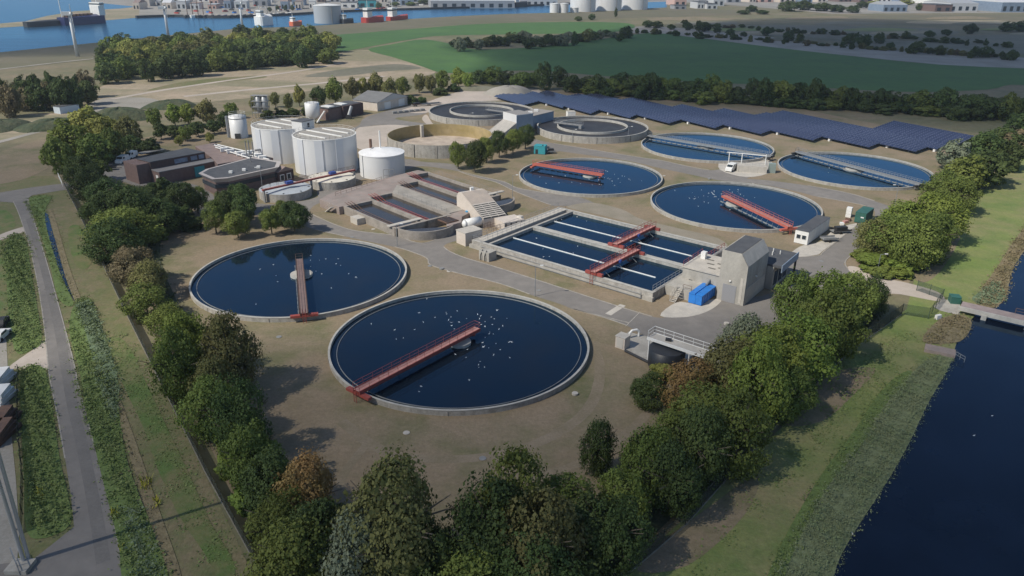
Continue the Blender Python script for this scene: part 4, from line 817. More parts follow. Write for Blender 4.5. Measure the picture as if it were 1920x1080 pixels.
car('dark parked car at the left edge by the dirt drive', G(3, 610), 1.9, M_dark, 'car', 'car'); car('white parked car at the left edge below the dark car', G(2, 634), 1.7, M_white, 'car', 'car')
def trailer(label, A, ang, L=4, m=M_galv, boat=False, group='trailers parked by the plant'):
    FF = Fr(A, ang); t = thing('trailer', label, 'trailer', (A[0], A[1], 0), group)
    MB().rect(FF, 0, L, -.9, .9, .6, .7).build('bed', M_galvd, t); s = MB()
    for y in (-.9, .87): s.rect(FF, 0, L, y, y+.03, .7, 1.05)
    s.build('side_board', m, t); MB().tube((*FF(L, 0), .6), (*FF(L+1.4, 0), .5), .07, 6).build('drawbar', m, t)
    for y in (-1, 1): wheel(FF, L*.4, y, .33, t)
    if boat: MB().box((*FF(L*.5, 0), 1.2), (L*.6, 1.2, .8), ang).build('load', M_dark, t)
    return t
trailer('empty grey trailer in front of the white portable cabin', G(1540, 453), radians(10), 3.6, M_galv)
trailer('dark laden trailer behind the white portable cabin', G(1558, 438), radians(12), 4.6, M_dark, True)
trailer('dark trailer with tarpaulin in the car park', G(188, 320), radians(20), 4.4, M_dark, True)
trailer('small trailer with compressor beside the turquoise container', G(1026, 288), radians(15), 2.6, M_galv, True)
trailer('red and grey trailer right of the gabled shed', G(772, 200), radians(30), 4.5, M_rust, True)
trailer('long flat trailer on the sandy yard right of the gabled shed', G(790, 199), radians(30), 9, M_galv, False)
# hut between E and F
A = V2(G(1381, 322)); t = thing('concrete_hut', 'low white concrete chamber with steel portal frames between the two grey bridge tanks', 'chamber', (A.x, A.y, 0)); FF = Fr(A, radians(-14))
MB().rect(FF, 0, 8.5, 0, 4, 0, 1.9).build('body', M_pale, t); MB().rect(FF, 9, 11, 1, 3, 0, 2.7).build('cabinet', mat('grey green cabinet', (.22, .27, .25), .6), t)
g_ = MB()
for a in (-2.5, 1.2, 8): g_.tube((*FF(a, 3), 0), (*FF(a, 3), 5.), .13, 6)
g_.tube((*FF(-3.2, 3), 5), (*FF(8, 3), 4.6), .13, 6); g_.build('portal_frame', M_white, t)
MB().rail([(*FF(.1, .1), 1.9), (*FF(8.4, .1), 1.9), (*FF(8.4, 3.9), 1.9)], 1., .03).build('railing', M_galv, t)
for k in range(3): MB().rect(FF, .5+k*2.7, .55+k*2.7, -.04, 0, .1, 1.8).build('panel_joint', M_kerb, t)

# ------------------------------------------------------------ solar farm
def solar():
    fr_ = [((940, 183), (982, 198), (956, 173)), ((997, 191), (1055, 203), (1019, 170)), ((1058, 199), (1108, 214), (1077, 176)), ((1124, 206), (1181, 222), (1113, 174.5)), ((1195, 214.5), (1255, 232), (1180.6, 183)),
           ((1272, 225), (1341, 241), (1274, 196)), ((1352, 234.5), (1427, 252), (1350, 204)), ((1443, 245), (1525, 264), (1427, 212)), ((1542, 256), (1630, 277), (1557, 210)), ((1650, 268), (1717, 285), (1688, 225)), ((1733, 277), (1757, 280.5), (1740, 233)), ((1772, 272), (1790, 275), (1790, 241))]
    FF = Fr((0, 0), radians(30)); loc = lambda p: (p.dot(FF.x), p.dot(FF.y))
    Ks = sorted(loc(V2(G(*k, 1.3))) for a, b, k in fr_); kx = [k[0] for k in Ks]; ky = [k[1] for k in Ks]
    for i, (a, b, k) in enumerate(fr_):
        B = V2(G(*b, .9)); x0, y0 = loc(B); x1, ya = loc(V2(G(*(fr_[i+1][0] if i < 11 else (1825, 256)), 1.1)))
        if i < 11: x1 = max(x1, loc(V2(G(*fr_[i+1][1], .9)))[0])
        ya = y0+min(max(ya-y0, 2.), 6.); y1 = ky[int(np.argmin([abs(q-x1) for q in kx]))]; y1 = max(y1, ya+12); sk = (ya-y0)/(x1-x0)
        wd = x1-x0; n_r = max(1, round(wd/2.2)); rw_ = wd/n_r
        o2 = FF(x0, y0); t = thing('solar_table', 'dark blue solar panel block, '+nth(i+1)+' from the left end of the solar farm', 'solar panels', (o2[0], o2[1], 0), 'solar panel blocks in the solar farm')
        for r in range(n_r):
            a0 = x0+r*rw_; a1 = a0+rw_-.16; ye0 = y0+(a0-x0)*sk; ye1 = y0+(a1-x0)*sk; dl = y1-ya
            v = [(*FF(a0, ye0), 1.0), (*FF(a1, ye1), 1.5), (*FF(a1, ye1+dl), 1.5), (*FF(a0, ye0+dl), 1.0)]; low = [(x, y, z-.06) for x, y, z in v]
            o = MB().add(v+low, [(0, 1, 2, 3), (5, 4, 7, 6), (4, 5, 1, 0), (5, 6, 2, 1), (6, 7, 3, 2), (7, 4, 0, 3)]).build('panel_row', M_panel, t)
            uv = o.data.uv_layers.new(); n = max(1, round(dl/1.65)); co = [(0, 0), (2, 0), (2, n), (0, n)]
            for j in range(4): uv.data[j].uv = co[j]
            for j in range(4, len(uv.data)): uv.data[j].uv = (.5, .5)
        ps = MB()
        for x in np.arange(x0+.6, x1, 3.):
            for y in np.arange(ya+.8, y0+dl-.5, 6.): ps.tube((*FF(x, y), 0), (*FF(x, y), .95), .05, 5)
        ps.build('posts', M_galvd, t)
        MB().rect(FF, x1-.2, x1+.6, y0-.6, y0+.1, 0, .8).build('inverter', M_white, t)
solar()

# ------------------------------------------------------------ mounds
def mound(name, label, u, v, rx, ry, h, m, seed=0, ang=0.):
    cx, cy = G(u, v); rg = np.random.default_rng(seed); ph = rg.random(6)*6.28; vs = []; fs = []; n = 48; k = 12
    for j in range(k+1):
        f_ = j/k
        for i in range(n):
            th = 2*pi*i/n; w_ = 1+.12*sin(2*th+ph[0])+.08*sin(3*th+ph[1])+.04*sin(7*th+ph[2])
            r = f_*w_; z = h*(1-min(f_, 1)**2.4)*(1+.08*sin(5*th+ph[3]+4*f_)); x0 = rx*r*cos(th); y0 = ry*r*sin(th)
            vs.append((cx+x0*cos(ang)-y0*sin(ang), cy+x0*sin(ang)+y0*cos(ang), z+.01))
    for j in range(k):
        for i in range(n): fs.append((j*n+i, (j+1)*n+i, (j+1)*n+(i+1) % n, j*n+(i+1) % n))
    o = meshobj(name, vs, fs, m, None, (cx, cy, 0), True); return tag(o, label, 'mound')
mound('spoil_heap', 'long dark green netted heap, leftmost cut by the frame edge', 5, 238, 9, 12, 2.4, M_mound, 1)
mound('spoil_heap', 'long low dark green heap between the sandy lane and the leafy trees', 105, 238, 13, 9, 3, M_mound, 2, .5)
mound('spoil_heap', 'rounded dark green heap in front of the gravel yard', 225, 222, 12, 10, 4, M_mound, 3)
mound('spoil_heap', 'small dark green heap right of the gravel yard', 322, 200, 11, 8, 2.8, M_mound, 4)
mound('gravel_heap', 'large pale gravel heap behind the solar panels', 955, 176, 13, 9, 3.6, M_grav, 5)
mound('soil_heap', 'low brown soil heap left of the pale gravel heap', 900, 168, 14, 6, 1.6, M_gravy, 6)

# ------------------------------------------------------------ trees
def leaves(P, N, size, jit, rg):
    """leaf-clump quads at points P with normals N"""
    n = len(P); nn = N+rg.normal(0, jit, (n, 3)); nn /= np.linalg.norm(nn, axis=1)[:, None]+1e-9
    a = rg.normal(0, 1, (n, 3)); u = np.cross(nn, a); u /= np.linalg.norm(u, axis=1)[:, None]+1e-9; v = np.cross(nn, u)
    s = size*np.clip(rg.lognormal(-.1, .42, n), .35, 2.)[:, None]
    q = np.stack([P-u*s-v*s*.7, P+u*s*.8-v*s, P+u*s+v*s*.7, P-u*s*.7+v*s], 1)
    return q.reshape(-1, 3)
def quadmesh(name, q):
    me = bpy.data.meshes.new(name); n = len(q)//4
    me.vertices.add(n*4); me.vertices.foreach_set('co', q.astype(np.float32).ravel()); me.loops.add(n*4); me.loops.foreach_set('vertex_index', np.arange(n*4, dtype=np.int32))
    me.polygons.add(n); me.polygons.foreach_set('loop_start', np.arange(n, dtype=np.int32)*4); me.polygons.foreach_set('loop_total', np.full(n, 4, np.int32)); me.update(); return me
def crown_mesh(seed, nleaf, size, flat=1., lobes=20, loose=.0, base=.25):
    """crown of unit height 1 (z base..1) and unit radius .5, made of leaf clumps over many lobes"""
    rg = np.random.default_rng(seed); cs = []; rs = []
    hz = (1-base)/2; cz = base+hz
    for i in range(lobes):
        d = rg.normal(0, 1, 3); d /= np.linalg.norm(d); k = rg.uniform(.45, .98)*(1.18 if rg.random() < .15 else 1); taper = 1-.35*max(0, d[2])
        cs.append([d[0]*.5*k*taper, d[1]*.5*k*taper, cz+d[2]*hz*k]); rs.append(rg.uniform(.15, .235) if k < .75 else rg.uniform(.07, .15))
    cs = np.array(cs); rs = np.array(rs); pr = rs**2; pr /= pr.sum()
    idx = rg.choice(lobes, nleaf, p=pr); d = rg.normal(0, 1, (nleaf, 3)); d[:, 2] += .25; d /= np.linalg.norm(d, axis=1)[:, None]
    rad = rs[idx]*rg.uniform(.82, 1.06+loose, nleaf)*(1+.14*np.sin(d[:, 0]*9+idx)*np.cos(d[:, 1]*8+idx*2))
    sq = np.stack([np.ones(lobes), np.ones(lobes), np.full(lobes, 1.)], 1)[idx]
    P = cs[idx]+d*rad[:, None]*sq
    # drop leaves buried deep in other lobes
    keep = np.ones(nleaf, bool)
    for j in range(lobes):
        ins_ = (np.linalg.norm(P-cs[j], axis=1) < rs[j]*.72) & (idx != j); keep &= ~(ins_ & (rg.random(nleaf) < .9))
    q = P*np.array([11., 12., 10.])+rg.random(3)*6; hole = np.sin(q[:, 0])*np.sin(q[:, 1])+np.sin(q[:, 1]*.7+q[:, 2]); keep &= ~((hole > 1.05-loose) & (rg.random(nleaf) < .85))
    return quadmesh('crown', leaves(P[keep], d[keep], size, .42, rg))
def trunk_mesh(seed, h=.45, bare=False):
    rg = np.random.default_rng(seed); mb = MB(); mb.tube((0, 0, 0), (.01, .0, h*.6), .028, 7, .02); mb.tube((.01, 0, h*.6), (0, .01, .8), .02, 6, .006)
    for k in range(13):
        a = rg.uniform(0, 6.28); z0 = rg.uniform(.28, .6); r = rg.uniform(.2, .46); mb.tube((.005, 0, z0), (r*cos(a), r*sin(a), z0+rg.uniform(.12, .3)), .012, 5, .004)
    me = bpy.data.meshes.new('trunk'); me.from_pydata(mb.v, [], mb.f); me.materials.append(M_bark); me.update(); return me
FOL = {}
def fol(key, c, c2, c3): FOL[key] = mat('foliage '+key, c, .75, c2, 1.3, 3, col3=c3, scale3=.55, amt3=.55, rnd=.2, trans=.22, spec=.25, lo=.4, hi=.6)
fol('dark green', (.068, .100, .030), (.095, .13, .038), (.045, .07, .024)); fol('mid green', (.145, .185, .042), (.18, .22, .052), (.085, .12, .03)); fol('bright green', (.18, .235, .045), (.22, .27, .055), (.125, .17, .036))
fol('yellow green', (.26, .27, .065), (.30, .29, .08), (.18, .20, .055)); fol('olive', (.175, .175, .060), (.21, .20, .075), (.125, .13, .045)); fol('orange brown', (.30, .20, .075), (.23, .195, .065), (.36, .21, .08))
fol('grey green', (.21, .235, .15), (.25, .27, .185), (.14, .175, .10)); fol('brownish', (.20, .165, .09), (.155, .145, .07), (.23, .175, .10))
def setm(me): me.materials.append(FOL['mid green']); return me
HI = [setm(crown_mesh(100+i, 30000, .0112, lobes=42, loose=.14 if i < 4 else .34, base=.22 if i < 3 else .03)) for i in range(9)]
LO = [setm(crown_mesh(200+i, 7500, .021, lobes=30, loose=.12, base=.22 if i < 3 else .0)) for i in range(6)]
BU = [setm(crown_mesh(300+i, 9000, .026, lobes=26, base=-.15)) for i in range(4)]
TK = [trunk_mesh(i) for i in range(4)]
cnt = 0
def tree(x, y, h, R, kind, label, group, near=None, name='tree', cat='tree', shape=None, high=False):
    global cnt; cnt += 1
    d = math.hypot(x, y); near = near if near is not None else d < 230
    rg = random.Random(cnt*13); hv = rg.uniform(.86, 1.14) if name == 'tree' and not high else 1; h *= hv; R *= rg.uniform(.84, 1.) if not high else .92; t = thing(name, label, cat, (x, y, 0), group, rg.uniform(0, 6.28)); sx = R*2*rg.uniform(.95, 1.05)
    bush = name == 'bush'
    me = BU[rg.randrange(4)] if bush else ((HI[rg.randrange(3)] if high else HI[3+rg.randrange(6)]) if near else (LO[rg.randrange(3)] if high else LO[3+rg.randrange(3)]))
    if shape is not None: me = shape
    c = bpy.data.objects.new('foliage' if bush else 'crown', me); COL.objects.link(c); c.parent = t; c.scale = (sx*rg.uniform(.88, 1.1), sx*rg.uniform(.88, 1.1), h*rg.uniform(.92, 1.1))
    c.material_slots[0].link = 'OBJECT'; c.material_slots[0].material = FOL[kind]
    if not bush: k = bpy.data.objects.new('trunk', TK[rg.randrange(4)]); COL.objects.link(k); k.parent = t; k.scale = (h, h, h)
    return t
def T(u, v, w, h, zc=.6): 
    """crown centre in the picture, crown width in pixels, tree height in metres -> x, y, crown radius"""
    x, y = G(u, v, h*zc); d = math.sqrt(x*x+y*y+(HC-h*zc)**2); return x, y, w/2*d/FPX
def belt(lst, where, group, frm, name='tree', high=False):
    for i, (u, v, w, h, k) in enumerate(lst):
        zc = .45 if name == 'bush' else .6
        x, y, R = T(u, v, w, h, zc)
        tree(x, y, h, R, k, f'{k} {name}, {nth(i+1)} from {frm} {where}', group, name=name, cat=name, high=high)
D, Mg, Bg, Y, O, OR, GG, BR = 'dark green', 'mid green', 'bright green', 'yellow green', 'olive', 'orange brown', 'grey green', 'brownish'
# left belt, far to near
belt([(160, 225, 60, 9, Y), (130, 262, 80, 10, Bg), (195, 235, 60, 9, Y), (240, 240, 50, 9, O), (175, 275, 60, 9, Mg), (205, 268, 50, 9, Mg), (248, 262, 45, 6, D), (110, 290, 60, 9, Mg), (150, 318, 60, 8, D), (178, 316, 45, 6, Mg), (165, 345, 60, 8, D),
      (205, 370, 70, 8, D), (250, 375, 70, 8, D), (200, 385, 80, 9, D), (250, 392, 90, 9, D), (230, 420, 100, 9, Mg), (300, 400, 70, 8, D), (215, 445, 80, 8, D), (250, 490, 100, 8, BR), (280, 520, 70, 7, O), (270, 555, 85, 7, Mg), (312, 600, 70, 6, Mg),
      (345, 640, 100, 10, Bg), (330, 680, 90, 10, Mg), (425, 655, 125, 11.5, O), (400, 710, 100, 9, O), (400, 765, 110, 8, Mg), (450, 790, 110, 9, D), (470, 850, 130, 9, Mg), (440, 820, 70, 6, Bg), (510, 900, 120, 8, D), (578, 920, 125, 9, OR), (530, 975, 130, 8, Mg), (600, 1010, 130, 9, D), (560, 1050, 150, 8, Mg)],
     'of the left tree belt', 'trees of the left belt', 'far end')
belt([(740, 985, 190, 12, O), (680, 1040, 150, 8, GG), (800, 1040, 130, 8, D), (960, 940, 150, 11, Mg), (920, 1000, 170, 10, D), (1010, 1010, 180, 11, O), (1060, 925, 140, 9, Mg), (1100, 980, 150, 9, D), (1150, 1000, 110, 8, D), (880, 1060, 150, 8, Mg), (1000, 1075, 170, 8, D)],
     'of the bottom tree row', 'trees along the near edge of the plant', 'left end')
belt([(1170, 930, 90, 7, Mg), (1215, 860, 120, 9, Mg), (1260, 890, 120, 9, D), (1260, 820, 110, 8, Mg), (1310, 840, 110, 9, D), (1330, 765, 130, 9, Mg), (1385, 800, 120, 10, Mg), (1370, 700, 110, 8, O), (1300, 720, 120, 7, OR), (1420, 725, 120, 10, Bg), (1440, 660, 130, 11, Bg), (1480, 720, 100, 9, Mg),
      (1400, 655, 95, 8, GG), (1500, 640, 130, 11, Bg), (1550, 610, 120, 10, Mg), (1490, 560, 90, 9, Mg), (1545, 555, 110, 10, Bg), (1600, 560, 90, 8, Mg), (1640, 545, 60, 8, D)],
     'of the right hedge', 'trees of the right hedge', 'near end')
belt([(1640, 440, 70, 8, O), (1680, 435, 90, 9, Mg), (1715, 455, 80, 9, Mg), (1700, 400, 100, 10, Bg), (1760, 405, 90, 10, Bg), (1750, 445, 70, 9, Mg), (1770, 345, 70, 9, Mg), (1800, 360, 70, 9, Mg), (1815, 320, 80, 9, Mg), (1845, 310, 80, 9, D), (1850, 280, 80, 9, D), (1790, 290, 60, 8, GG), (1885, 285, 70, 9, D), (1890, 255, 70, 9, D), (1920, 260, 70, 9, BR), (1930, 230, 70, 9, D)],
     'of the upper right clump', 'trees of the upper right clump', 'near end')
for u, v, w_, h, k, lb in ((1122, 842, 66, 6.5, D, 'lone small dark tree on the lawn before the right hedge'), (1222, 730, 70, 4.5, D, 'round dark tree left of the orange brown trees below the black tanks'),
                           (1195, 728, 30, 2.6, D, 'tiny dark shrub tree left of the round dark tree below the black tanks')):
    x, y, R = T(u, v, w_, h); tree(x, y, h, R, k, lb, None)
gv = [(406, 438, 50, 6.8, 'front left tree of the grove by the office'), (447, 447, 52, 6.3, 'front middle tree of the grove by the office'), (510, 440, 42, 6, 'smaller front tree at the right of the grove by the office'), (553, 436, 66, 7.5, 'largest round tree at the right of the grove by the office'),
      (425, 420, 50, 7, 'tree behind the front left tree of the grove'), (462, 425, 52, 7, 'tree behind the front middle tree of the grove'), (455, 400, 60, 7.5, 'rear tree of the grove nearest the office wall'), (350, 405, 60, 8, 'tall tree left of the grove by the office'), (530, 425, 45, 6.5, 'tree between the two right trees of the grove'), (372, 400, 40, 6, 'small rear tree left of the grove')]
for u, v, w_, h, lb in gv:
    x, y = G(u, v); d = math.hypot(x, y, HC); tree(x, y, h, w_/2*d/FPX, Mg if h < 7 else D, lb, 'trees of the grove by the office', True, high=True)
for i, (u, v, w_, h) in enumerate(((859, 319, 38, 7.3), (890, 326, 46, 8.4), (912, 308, 40, 8), (936, 298, 38, 7.6), (962, 292, 38, 7), (985, 282, 38, 7.8))):
    x, y = G(u, v-2); d = math.hypot(x, y, HC); tree(x, y, h, w_/2*d/FPX, 'dark green' if i % 2 else Mg, nth(i+1)+' tree from the near left end of the row beside the empty tank', 'row of round trees beside the empty tank', True, high=True)
belt([(540, 190, 18, 7, O), (560, 178, 22, 8, Y), (596, 178, 30, 9, D), (627, 170, 32, 10, Mg), (515, 185, 20, 6, O), (480, 195, 26, 6, O), (660, 165, 26, 8, O), (680, 160, 30, 9, Y), (705, 158, 32, 9, O), (730, 165, 30, 8, O), (755, 160, 26, 8, Mg), (785, 152, 28, 9, O), (808, 156, 26, 8, O), (830, 150, 30, 9, Mg), (860, 143, 34, 9, Bg), (878, 148, 26, 8, Bg)],
     'of the row behind the shed', 'trees behind the gabled shed', 'left end', high=True)
belt([(290, 218, 30, 7, Mg), (325, 212, 34, 8, Bg), (350, 212, 36, 8, Bg), (385, 210, 36, 8, O), (300, 245, 30, 5, D), (325, 245, 30, 5, D), (345, 248, 26, 5, Mg), (370, 240, 30, 5, D), (400, 235, 30, 5, D), (420, 225, 28, 6, D), (435, 205, 24, 6, Mg), (335, 262, 16, 3.5, Y), (392, 256, 16, 3.5, Y)],
     'of trees left of the silos', 'trees left of the silos', 'left end', high=True)
# back hedge behind the solar farm
bk = []
for i, u in enumerate(range(905, 1935, 24)):
    f_ = (u-905)/1030; v = 140+f_*58+random.uniform(-4, 6); bk.append((u+random.uniform(-6, 6), v, random.uniform(34, 52), random.uniform(7, 11), random.choice([D, D, D, Mg])))
belt(bk, 'of the hedge behind the solar farm', 'trees of the hedge behind the solar farm', 'left end')
bk = []
for u in range(1080, 1930, 30): f_ = (u-905)/1030; bk.append((u, 157+f_*60+random.uniform(-3, 4), random.uniform(30, 46), random.uniform(3.5, 6), random.choice([D, D, Mg])))
belt(bk, 'of bushes below the back hedge', 'bushes in front of the back hedge', 'left end', 'bush')
# wood at upper left
wd_ = []
rw = random.Random(5)
for r in range(5):
    n = 17-r
    for i in range(n):
        f_ = (i+.5)/n; u = 190+f_*430; top = 92-f_*30 if f_ < .8 else 68+(f_-.8)*60; bot = 135-f_*35
        v = top+(bot-top)*r/4.+rw.uniform(-4, 4); wd_.append((u+rw.uniform(-9, 9), v-6, rw.uniform(32, 50), rw.uniform(9, 13), rw.choice([Mg, D, Y, O, Mg] if r < 3 else [Mg, D, D])))
belt(wd_, 'of the far wood', 'trees of the far wood', 'back left')
belt([(196+i*16+rw.uniform(-5, 5), 141-i*1.25+rw.uniform(-2, 2), rw.uniform(16, 28), rw.uniform(3, 6), rw.choice([D, D, Mg])) for i in range(27)], 'of bushes at the foot of the far wood', 'bushes at the foot of the far wood', 'left end', 'bush')
belt([(200+i*18+rw.uniform(-6, 6), 118-i*1.3+rw.uniform(-6, 6), rw.uniform(30, 44), rw.uniform(8, 12), rw.choice([D, Mg, Y])) for i in range(24)], 'of the trees filling the wood interior', 'trees filling the far wood', 'left end')
wd_ = []
for i in range(16): wd_.append((5+(i % 8)*22+rw.uniform(-6, 6), 172-(i % 8)*2.2+(i//8)*14, rw.uniform(30, 44), rw.uniform(9, 12), rw.choice([D, D, BR])))
belt(wd_, 'of the dark left copse', 'trees of the dark left copse', 'left end')
# thickets and field trees in the shaded fields
fd = []
for i in range(28): u = 850+i*12.; fd.append((u, 78-(i/28)*16+rw.uniform(-6, 8), rw.uniform(18, 34), rw.uniform(5, 9), rw.choice([D, D, GG, O])))
belt(fd, 'of the field thicket', 'trees of the thicket in the field', 'left end')
fd = [(u, v, w_, h, D) for u, v, w_, h in ((1215, 43, 22, 7), (1232, 44, 24, 7), (1260, 48, 18, 6), (1290, 48, 20, 7), (1320, 47, 34, 10), (1345, 55, 14, 5), (1370, 60, 18, 6), (1395, 62, 14, 5), (1437, 55, 26, 9), (1480, 65, 24, 8), (1500, 70, 18, 7), (1595, 72, 26, 7), (1620, 75, 26, 8), (1650, 70, 26, 8), (1670, 84, 20, 6), (1720, 88, 26, 8), (1745, 93, 14, 5), (1762, 92, 16, 7),
        (1700, 65, 18, 6), (1745, 62, 20, 6), (1775, 60, 16, 5), (1820, 52, 24, 9), (1830, 96, 20, 7), (1850, 94, 26, 8), (1880, 101, 10, 5), (1900, 101, 18, 7), (1890, 50, 24, 8), (1915, 48, 30, 9), (1935, 48, 30, 9), (1410, 14, 24, 9), (1480, 10, 34, 13), (1510, 8, 34, 13), (1540, 12, 34, 10), (1570, 15, 30, 9), (1600, 16, 30, 9), (1617, 8, 20, 9), (1395, 22, 26, 5), (1430, 22, 26, 5),
        (1110, 32, 16, 5), (1085, 34, 16, 5), (1155, 24, 8, 8))]
belt(fd, 'of the upper right field trees', 'field trees at upper right', 'lower left')
rh = random.Random(9)
belt([(1195+i*15+rh.uniform(-5, 5), 58+i*1.05+rh.uniform(-1.5, 1.5), rh.uniform(8, 20), rh.uniform(2, 5.5), rh.choice([D, BR, D, O])) for i in range(48)], 'of the hedgerow along the far gravel track', 'hedgerow bushes along the far gravel track', 'left end', 'bush')
belt([(1290+i*17+rh.uniform(-6, 6), 44+i*1.1+rh.uniform(-2.5, 2.5), rh.uniform(8, 22), rh.uniform(2, 5.5), rh.choice([D, BR, D])) for i in range(36)], 'of the scrub line across the far right fields', 'scrub bushes across the far right fields', 'left end', 'bush')
for i in range(14):
    u = 1230+i*52; v = 34+(i % 5)*9+rh.uniform(-2, 2); sheet('field_patch', [(u, v), (u+rh.uniform(40, 90), v-2), (u+rh.uniform(90, 160), v+2), (u+rh.uniform(60, 120), v+rh.uniform(3, 6)), (u-10, v+4)], (M_lawn, M_gravy, M_bank, M_sand, M_dike)[i % 5], .13+.012*i)
# shrub bed by the footpath, hedges, silo hedge
belt([(1640, 490, 70, 2.4, Bg), (1680, 500, 70, 2.4, Bg), (1625, 478, 50, 2.2, Mg), (1665, 478, 60, 2.2, Mg), (1705, 490, 60, 2.4, Mg), (1690, 512, 50, 2, Bg), (1650, 508, 50, 2, Mg)], 'of the footpath shrub bed', 'shrubs beside the footpath', 'left end', 'bush')
belt([(500, 215, 26, 3.4, D), (525, 212, 26, 3.4, D), (550, 210, 26, 3.4, D), (575, 208, 26, 3.4, D), (770, 187, 26, 4, D), (790, 188, 22, 3, D), (825, 172, 30, 3.6, D), (850, 165, 30, 3.6, D), (212, 288, 26, 3, D), (280, 275, 40, 4, D)], 'of shrubs behind the silos', 'dark shrubs at the back of the plant', 'left end', 'bush')
belt([(470, 935, 70, 3, Bg), (430, 870, 60, 3, Bg), (500, 985, 80, 3.4, Mg), (540, 1030, 80, 3.4, Bg), (350, 740, 50, 3, Mg), (390, 800, 50, 3, Bg), (640, 975, 80, 3, D), (620, 1060, 90, 3, Mg), (760, 1070, 90, 3, Mg), (1190, 850, 50, 2.4, Y), (1240, 700, 60, 2.4, Y), (1160, 960, 60, 3, Mg), (1420, 790, 60, 3, Mg), (330, 400, 70, 4, D), (300, 355, 60, 5, D), (360, 420, 40, 3, D), (290, 440, 50, 3, Mg)],
     'of the tree belt undergrowth', 'bushes in the tree belts', 'left end', 'bush')

# ------------------------------------------------------------ ground vegetation (cannot be counted)
def inpoly(x, y, P):
    c = np.zeros(len(x), bool); n = len(P)
    for i in range(n):
        x0, y0 = P[i]; x1, y1 = P[(i+1) % n]
        k = ((y0 > y) != (y1 > y)); c ^= k & (x < (x1-x0)*(y-y0)/((y1-y0) if y1 != y0 else 1e-9)+x0)
    return c
def fluff(name, label, px, dens, h, size, m, seed, cat='vegetation'):
    P = smooth2([G(u, v) for u, v in px]); xs = [p[0] for p in P]; ys = [p[1] for p in P]; rg = np.random.default_rng(seed)
    n = int((max(xs)-min(xs))*(max(ys)-min(ys))*dens); x = rg.uniform(min(xs)-1, max(xs)+1, n); y = rg.uniform(min(ys)-1, max(ys)+1, n); jx = rg.normal(0, .4, n); jy = rg.normal(0, .4, n)
    wob = .6*np.sin(x*1.3+seed)*np.cos(y*1.1)+.4*np.sin(x*.41+y*.37+seed); k = inpoly(x+wob*.8+jx, y+wob*.6+jy, P) & (rg.random(n) < .75+.5*wob); x, y, wob = x[k], y[k], wob[k]; n = len(x); w2 = np.sin(x*3.1+seed)*np.cos(y*2.7)
    top = h*np.clip(.5+.35*wob+.35*w2, .06, 1.15); z = top*rg.uniform(.25, 1., n)**.6; c = np.stack([x, y, z], 1); N0 = np.zeros((n, 3)); N0[:, 2] = .75
    sheet('plant_bed', [(px_[0], px_[1]) for px_ in px], mat('bed '+m.name, tuple(v*.75 for v in GC[m.name]), .95, tuple(v*1.1 for v in GC[m.name]), .8, 7, fine=.35, fscale=3.), .068+.003*(seed % 7))
    me = quadmesh(name, leaves(c, N0, size, .55, rg)); me.materials.append(m); o = bpy.data.objects.new(name, me); COL.objects.link(o); return tag(o, label, cat, None, 'stuff')
def scrub(name, label, px, dens, h, wd, m, seed, cat='vegetation', lean=.35):
    P = [G(u, v) for u, v in px]; xs = [p[0] for p in P]; ys = [p[1] for p in P]; rg = np.random.default_rng(seed)
    area = (max(xs)-min(xs))*(max(ys)-min(ys)); n = int(area*dens); x = rg.uniform(min(xs), max(xs), n); y = rg.uniform(min(ys), max(ys), n)
    k = inpoly(x, y, P); x = x[k]; y = y[k]; n = len(x); hh = h*rg.uniform(.4, 1.2, n)*(.65+.5*np.sin(x*.9+seed)*np.cos(y*.7)+.2); hh = np.clip(hh, .08, None); a = rg.uniform(0, pi, n); w_ = wd*rg.uniform(.5, 1.3, n)
    lx = rg.normal(0, lean, n)*hh; ly = rg.normal(0, lean, n)*hh; dx = np.cos(a)*w_; dy = np.sin(a)*w_; z0 = np.full(n, .02)
    q = np.stack([np.stack([x-dx, y-dy, z0], 1), np.stack([x+dx, y+dy, z0], 1), np.stack([x+dx*.5+lx, y+dy*.5+ly, hh], 1), np.stack([x-dx*.5+lx, y-dy*.5+ly, hh*.93], 1)], 1).reshape(-1, 3)
    me = quadmesh(name, q); me.materials.append(m); o = bpy.data.objects.new(name, me); COL.objects.link(o); return tag(o, label, cat, None, 'stuff')
M_reed = mat('reeds', (.20, .255, .115), .85, (.25, .275, .15), .25, 5, col3=(.085, .115, .06), scale3=1.2, amt3=.6, trans=.15)
M_weed = mat('weeds', (.16, .22, .06), .85, (.21, .25, .085), .2, 5, col3=(.07, .11, .035), scale3=1., amt3=.6, trans=.15)
M_rush = mat('grey rushes', (.17, .225, .125), .85, (.21, .255, .155), .3, 5, col3=(.08, .125, .055), scale3=1.2, amt3=.6, trans=.15)
M_tuss = mat('dry tussocks', (.24, .19, .11), .9, (.17, .15, .07), .2, 5, trans=.1)
M_yel = mat('yellow flowers', (.45, .40, .03), .8, (.18, .22, .04), .8)
GC = {'reeds': (.17, .20, .10), 'weeds': (.125, .18, .05), 'grey rushes': (.13, .18, .10), 'dry tussocks': (.22, .18, .10), 'undergrowth': (.07, .08, .04)}
fluff('reeds', 'grey green reeds along the near canal edge', [(1455, 1110), (1490, 1020), (1560, 900), (1620, 820), (1670, 745), (1720, 690), (1760, 665), (1790, 660), (1772, 700), (1738, 760), (1705, 830), (1662, 905), (1610, 985), (1575, 1045), (1545, 1110)], 130, 0.85, 0.048, M_reed, 1)
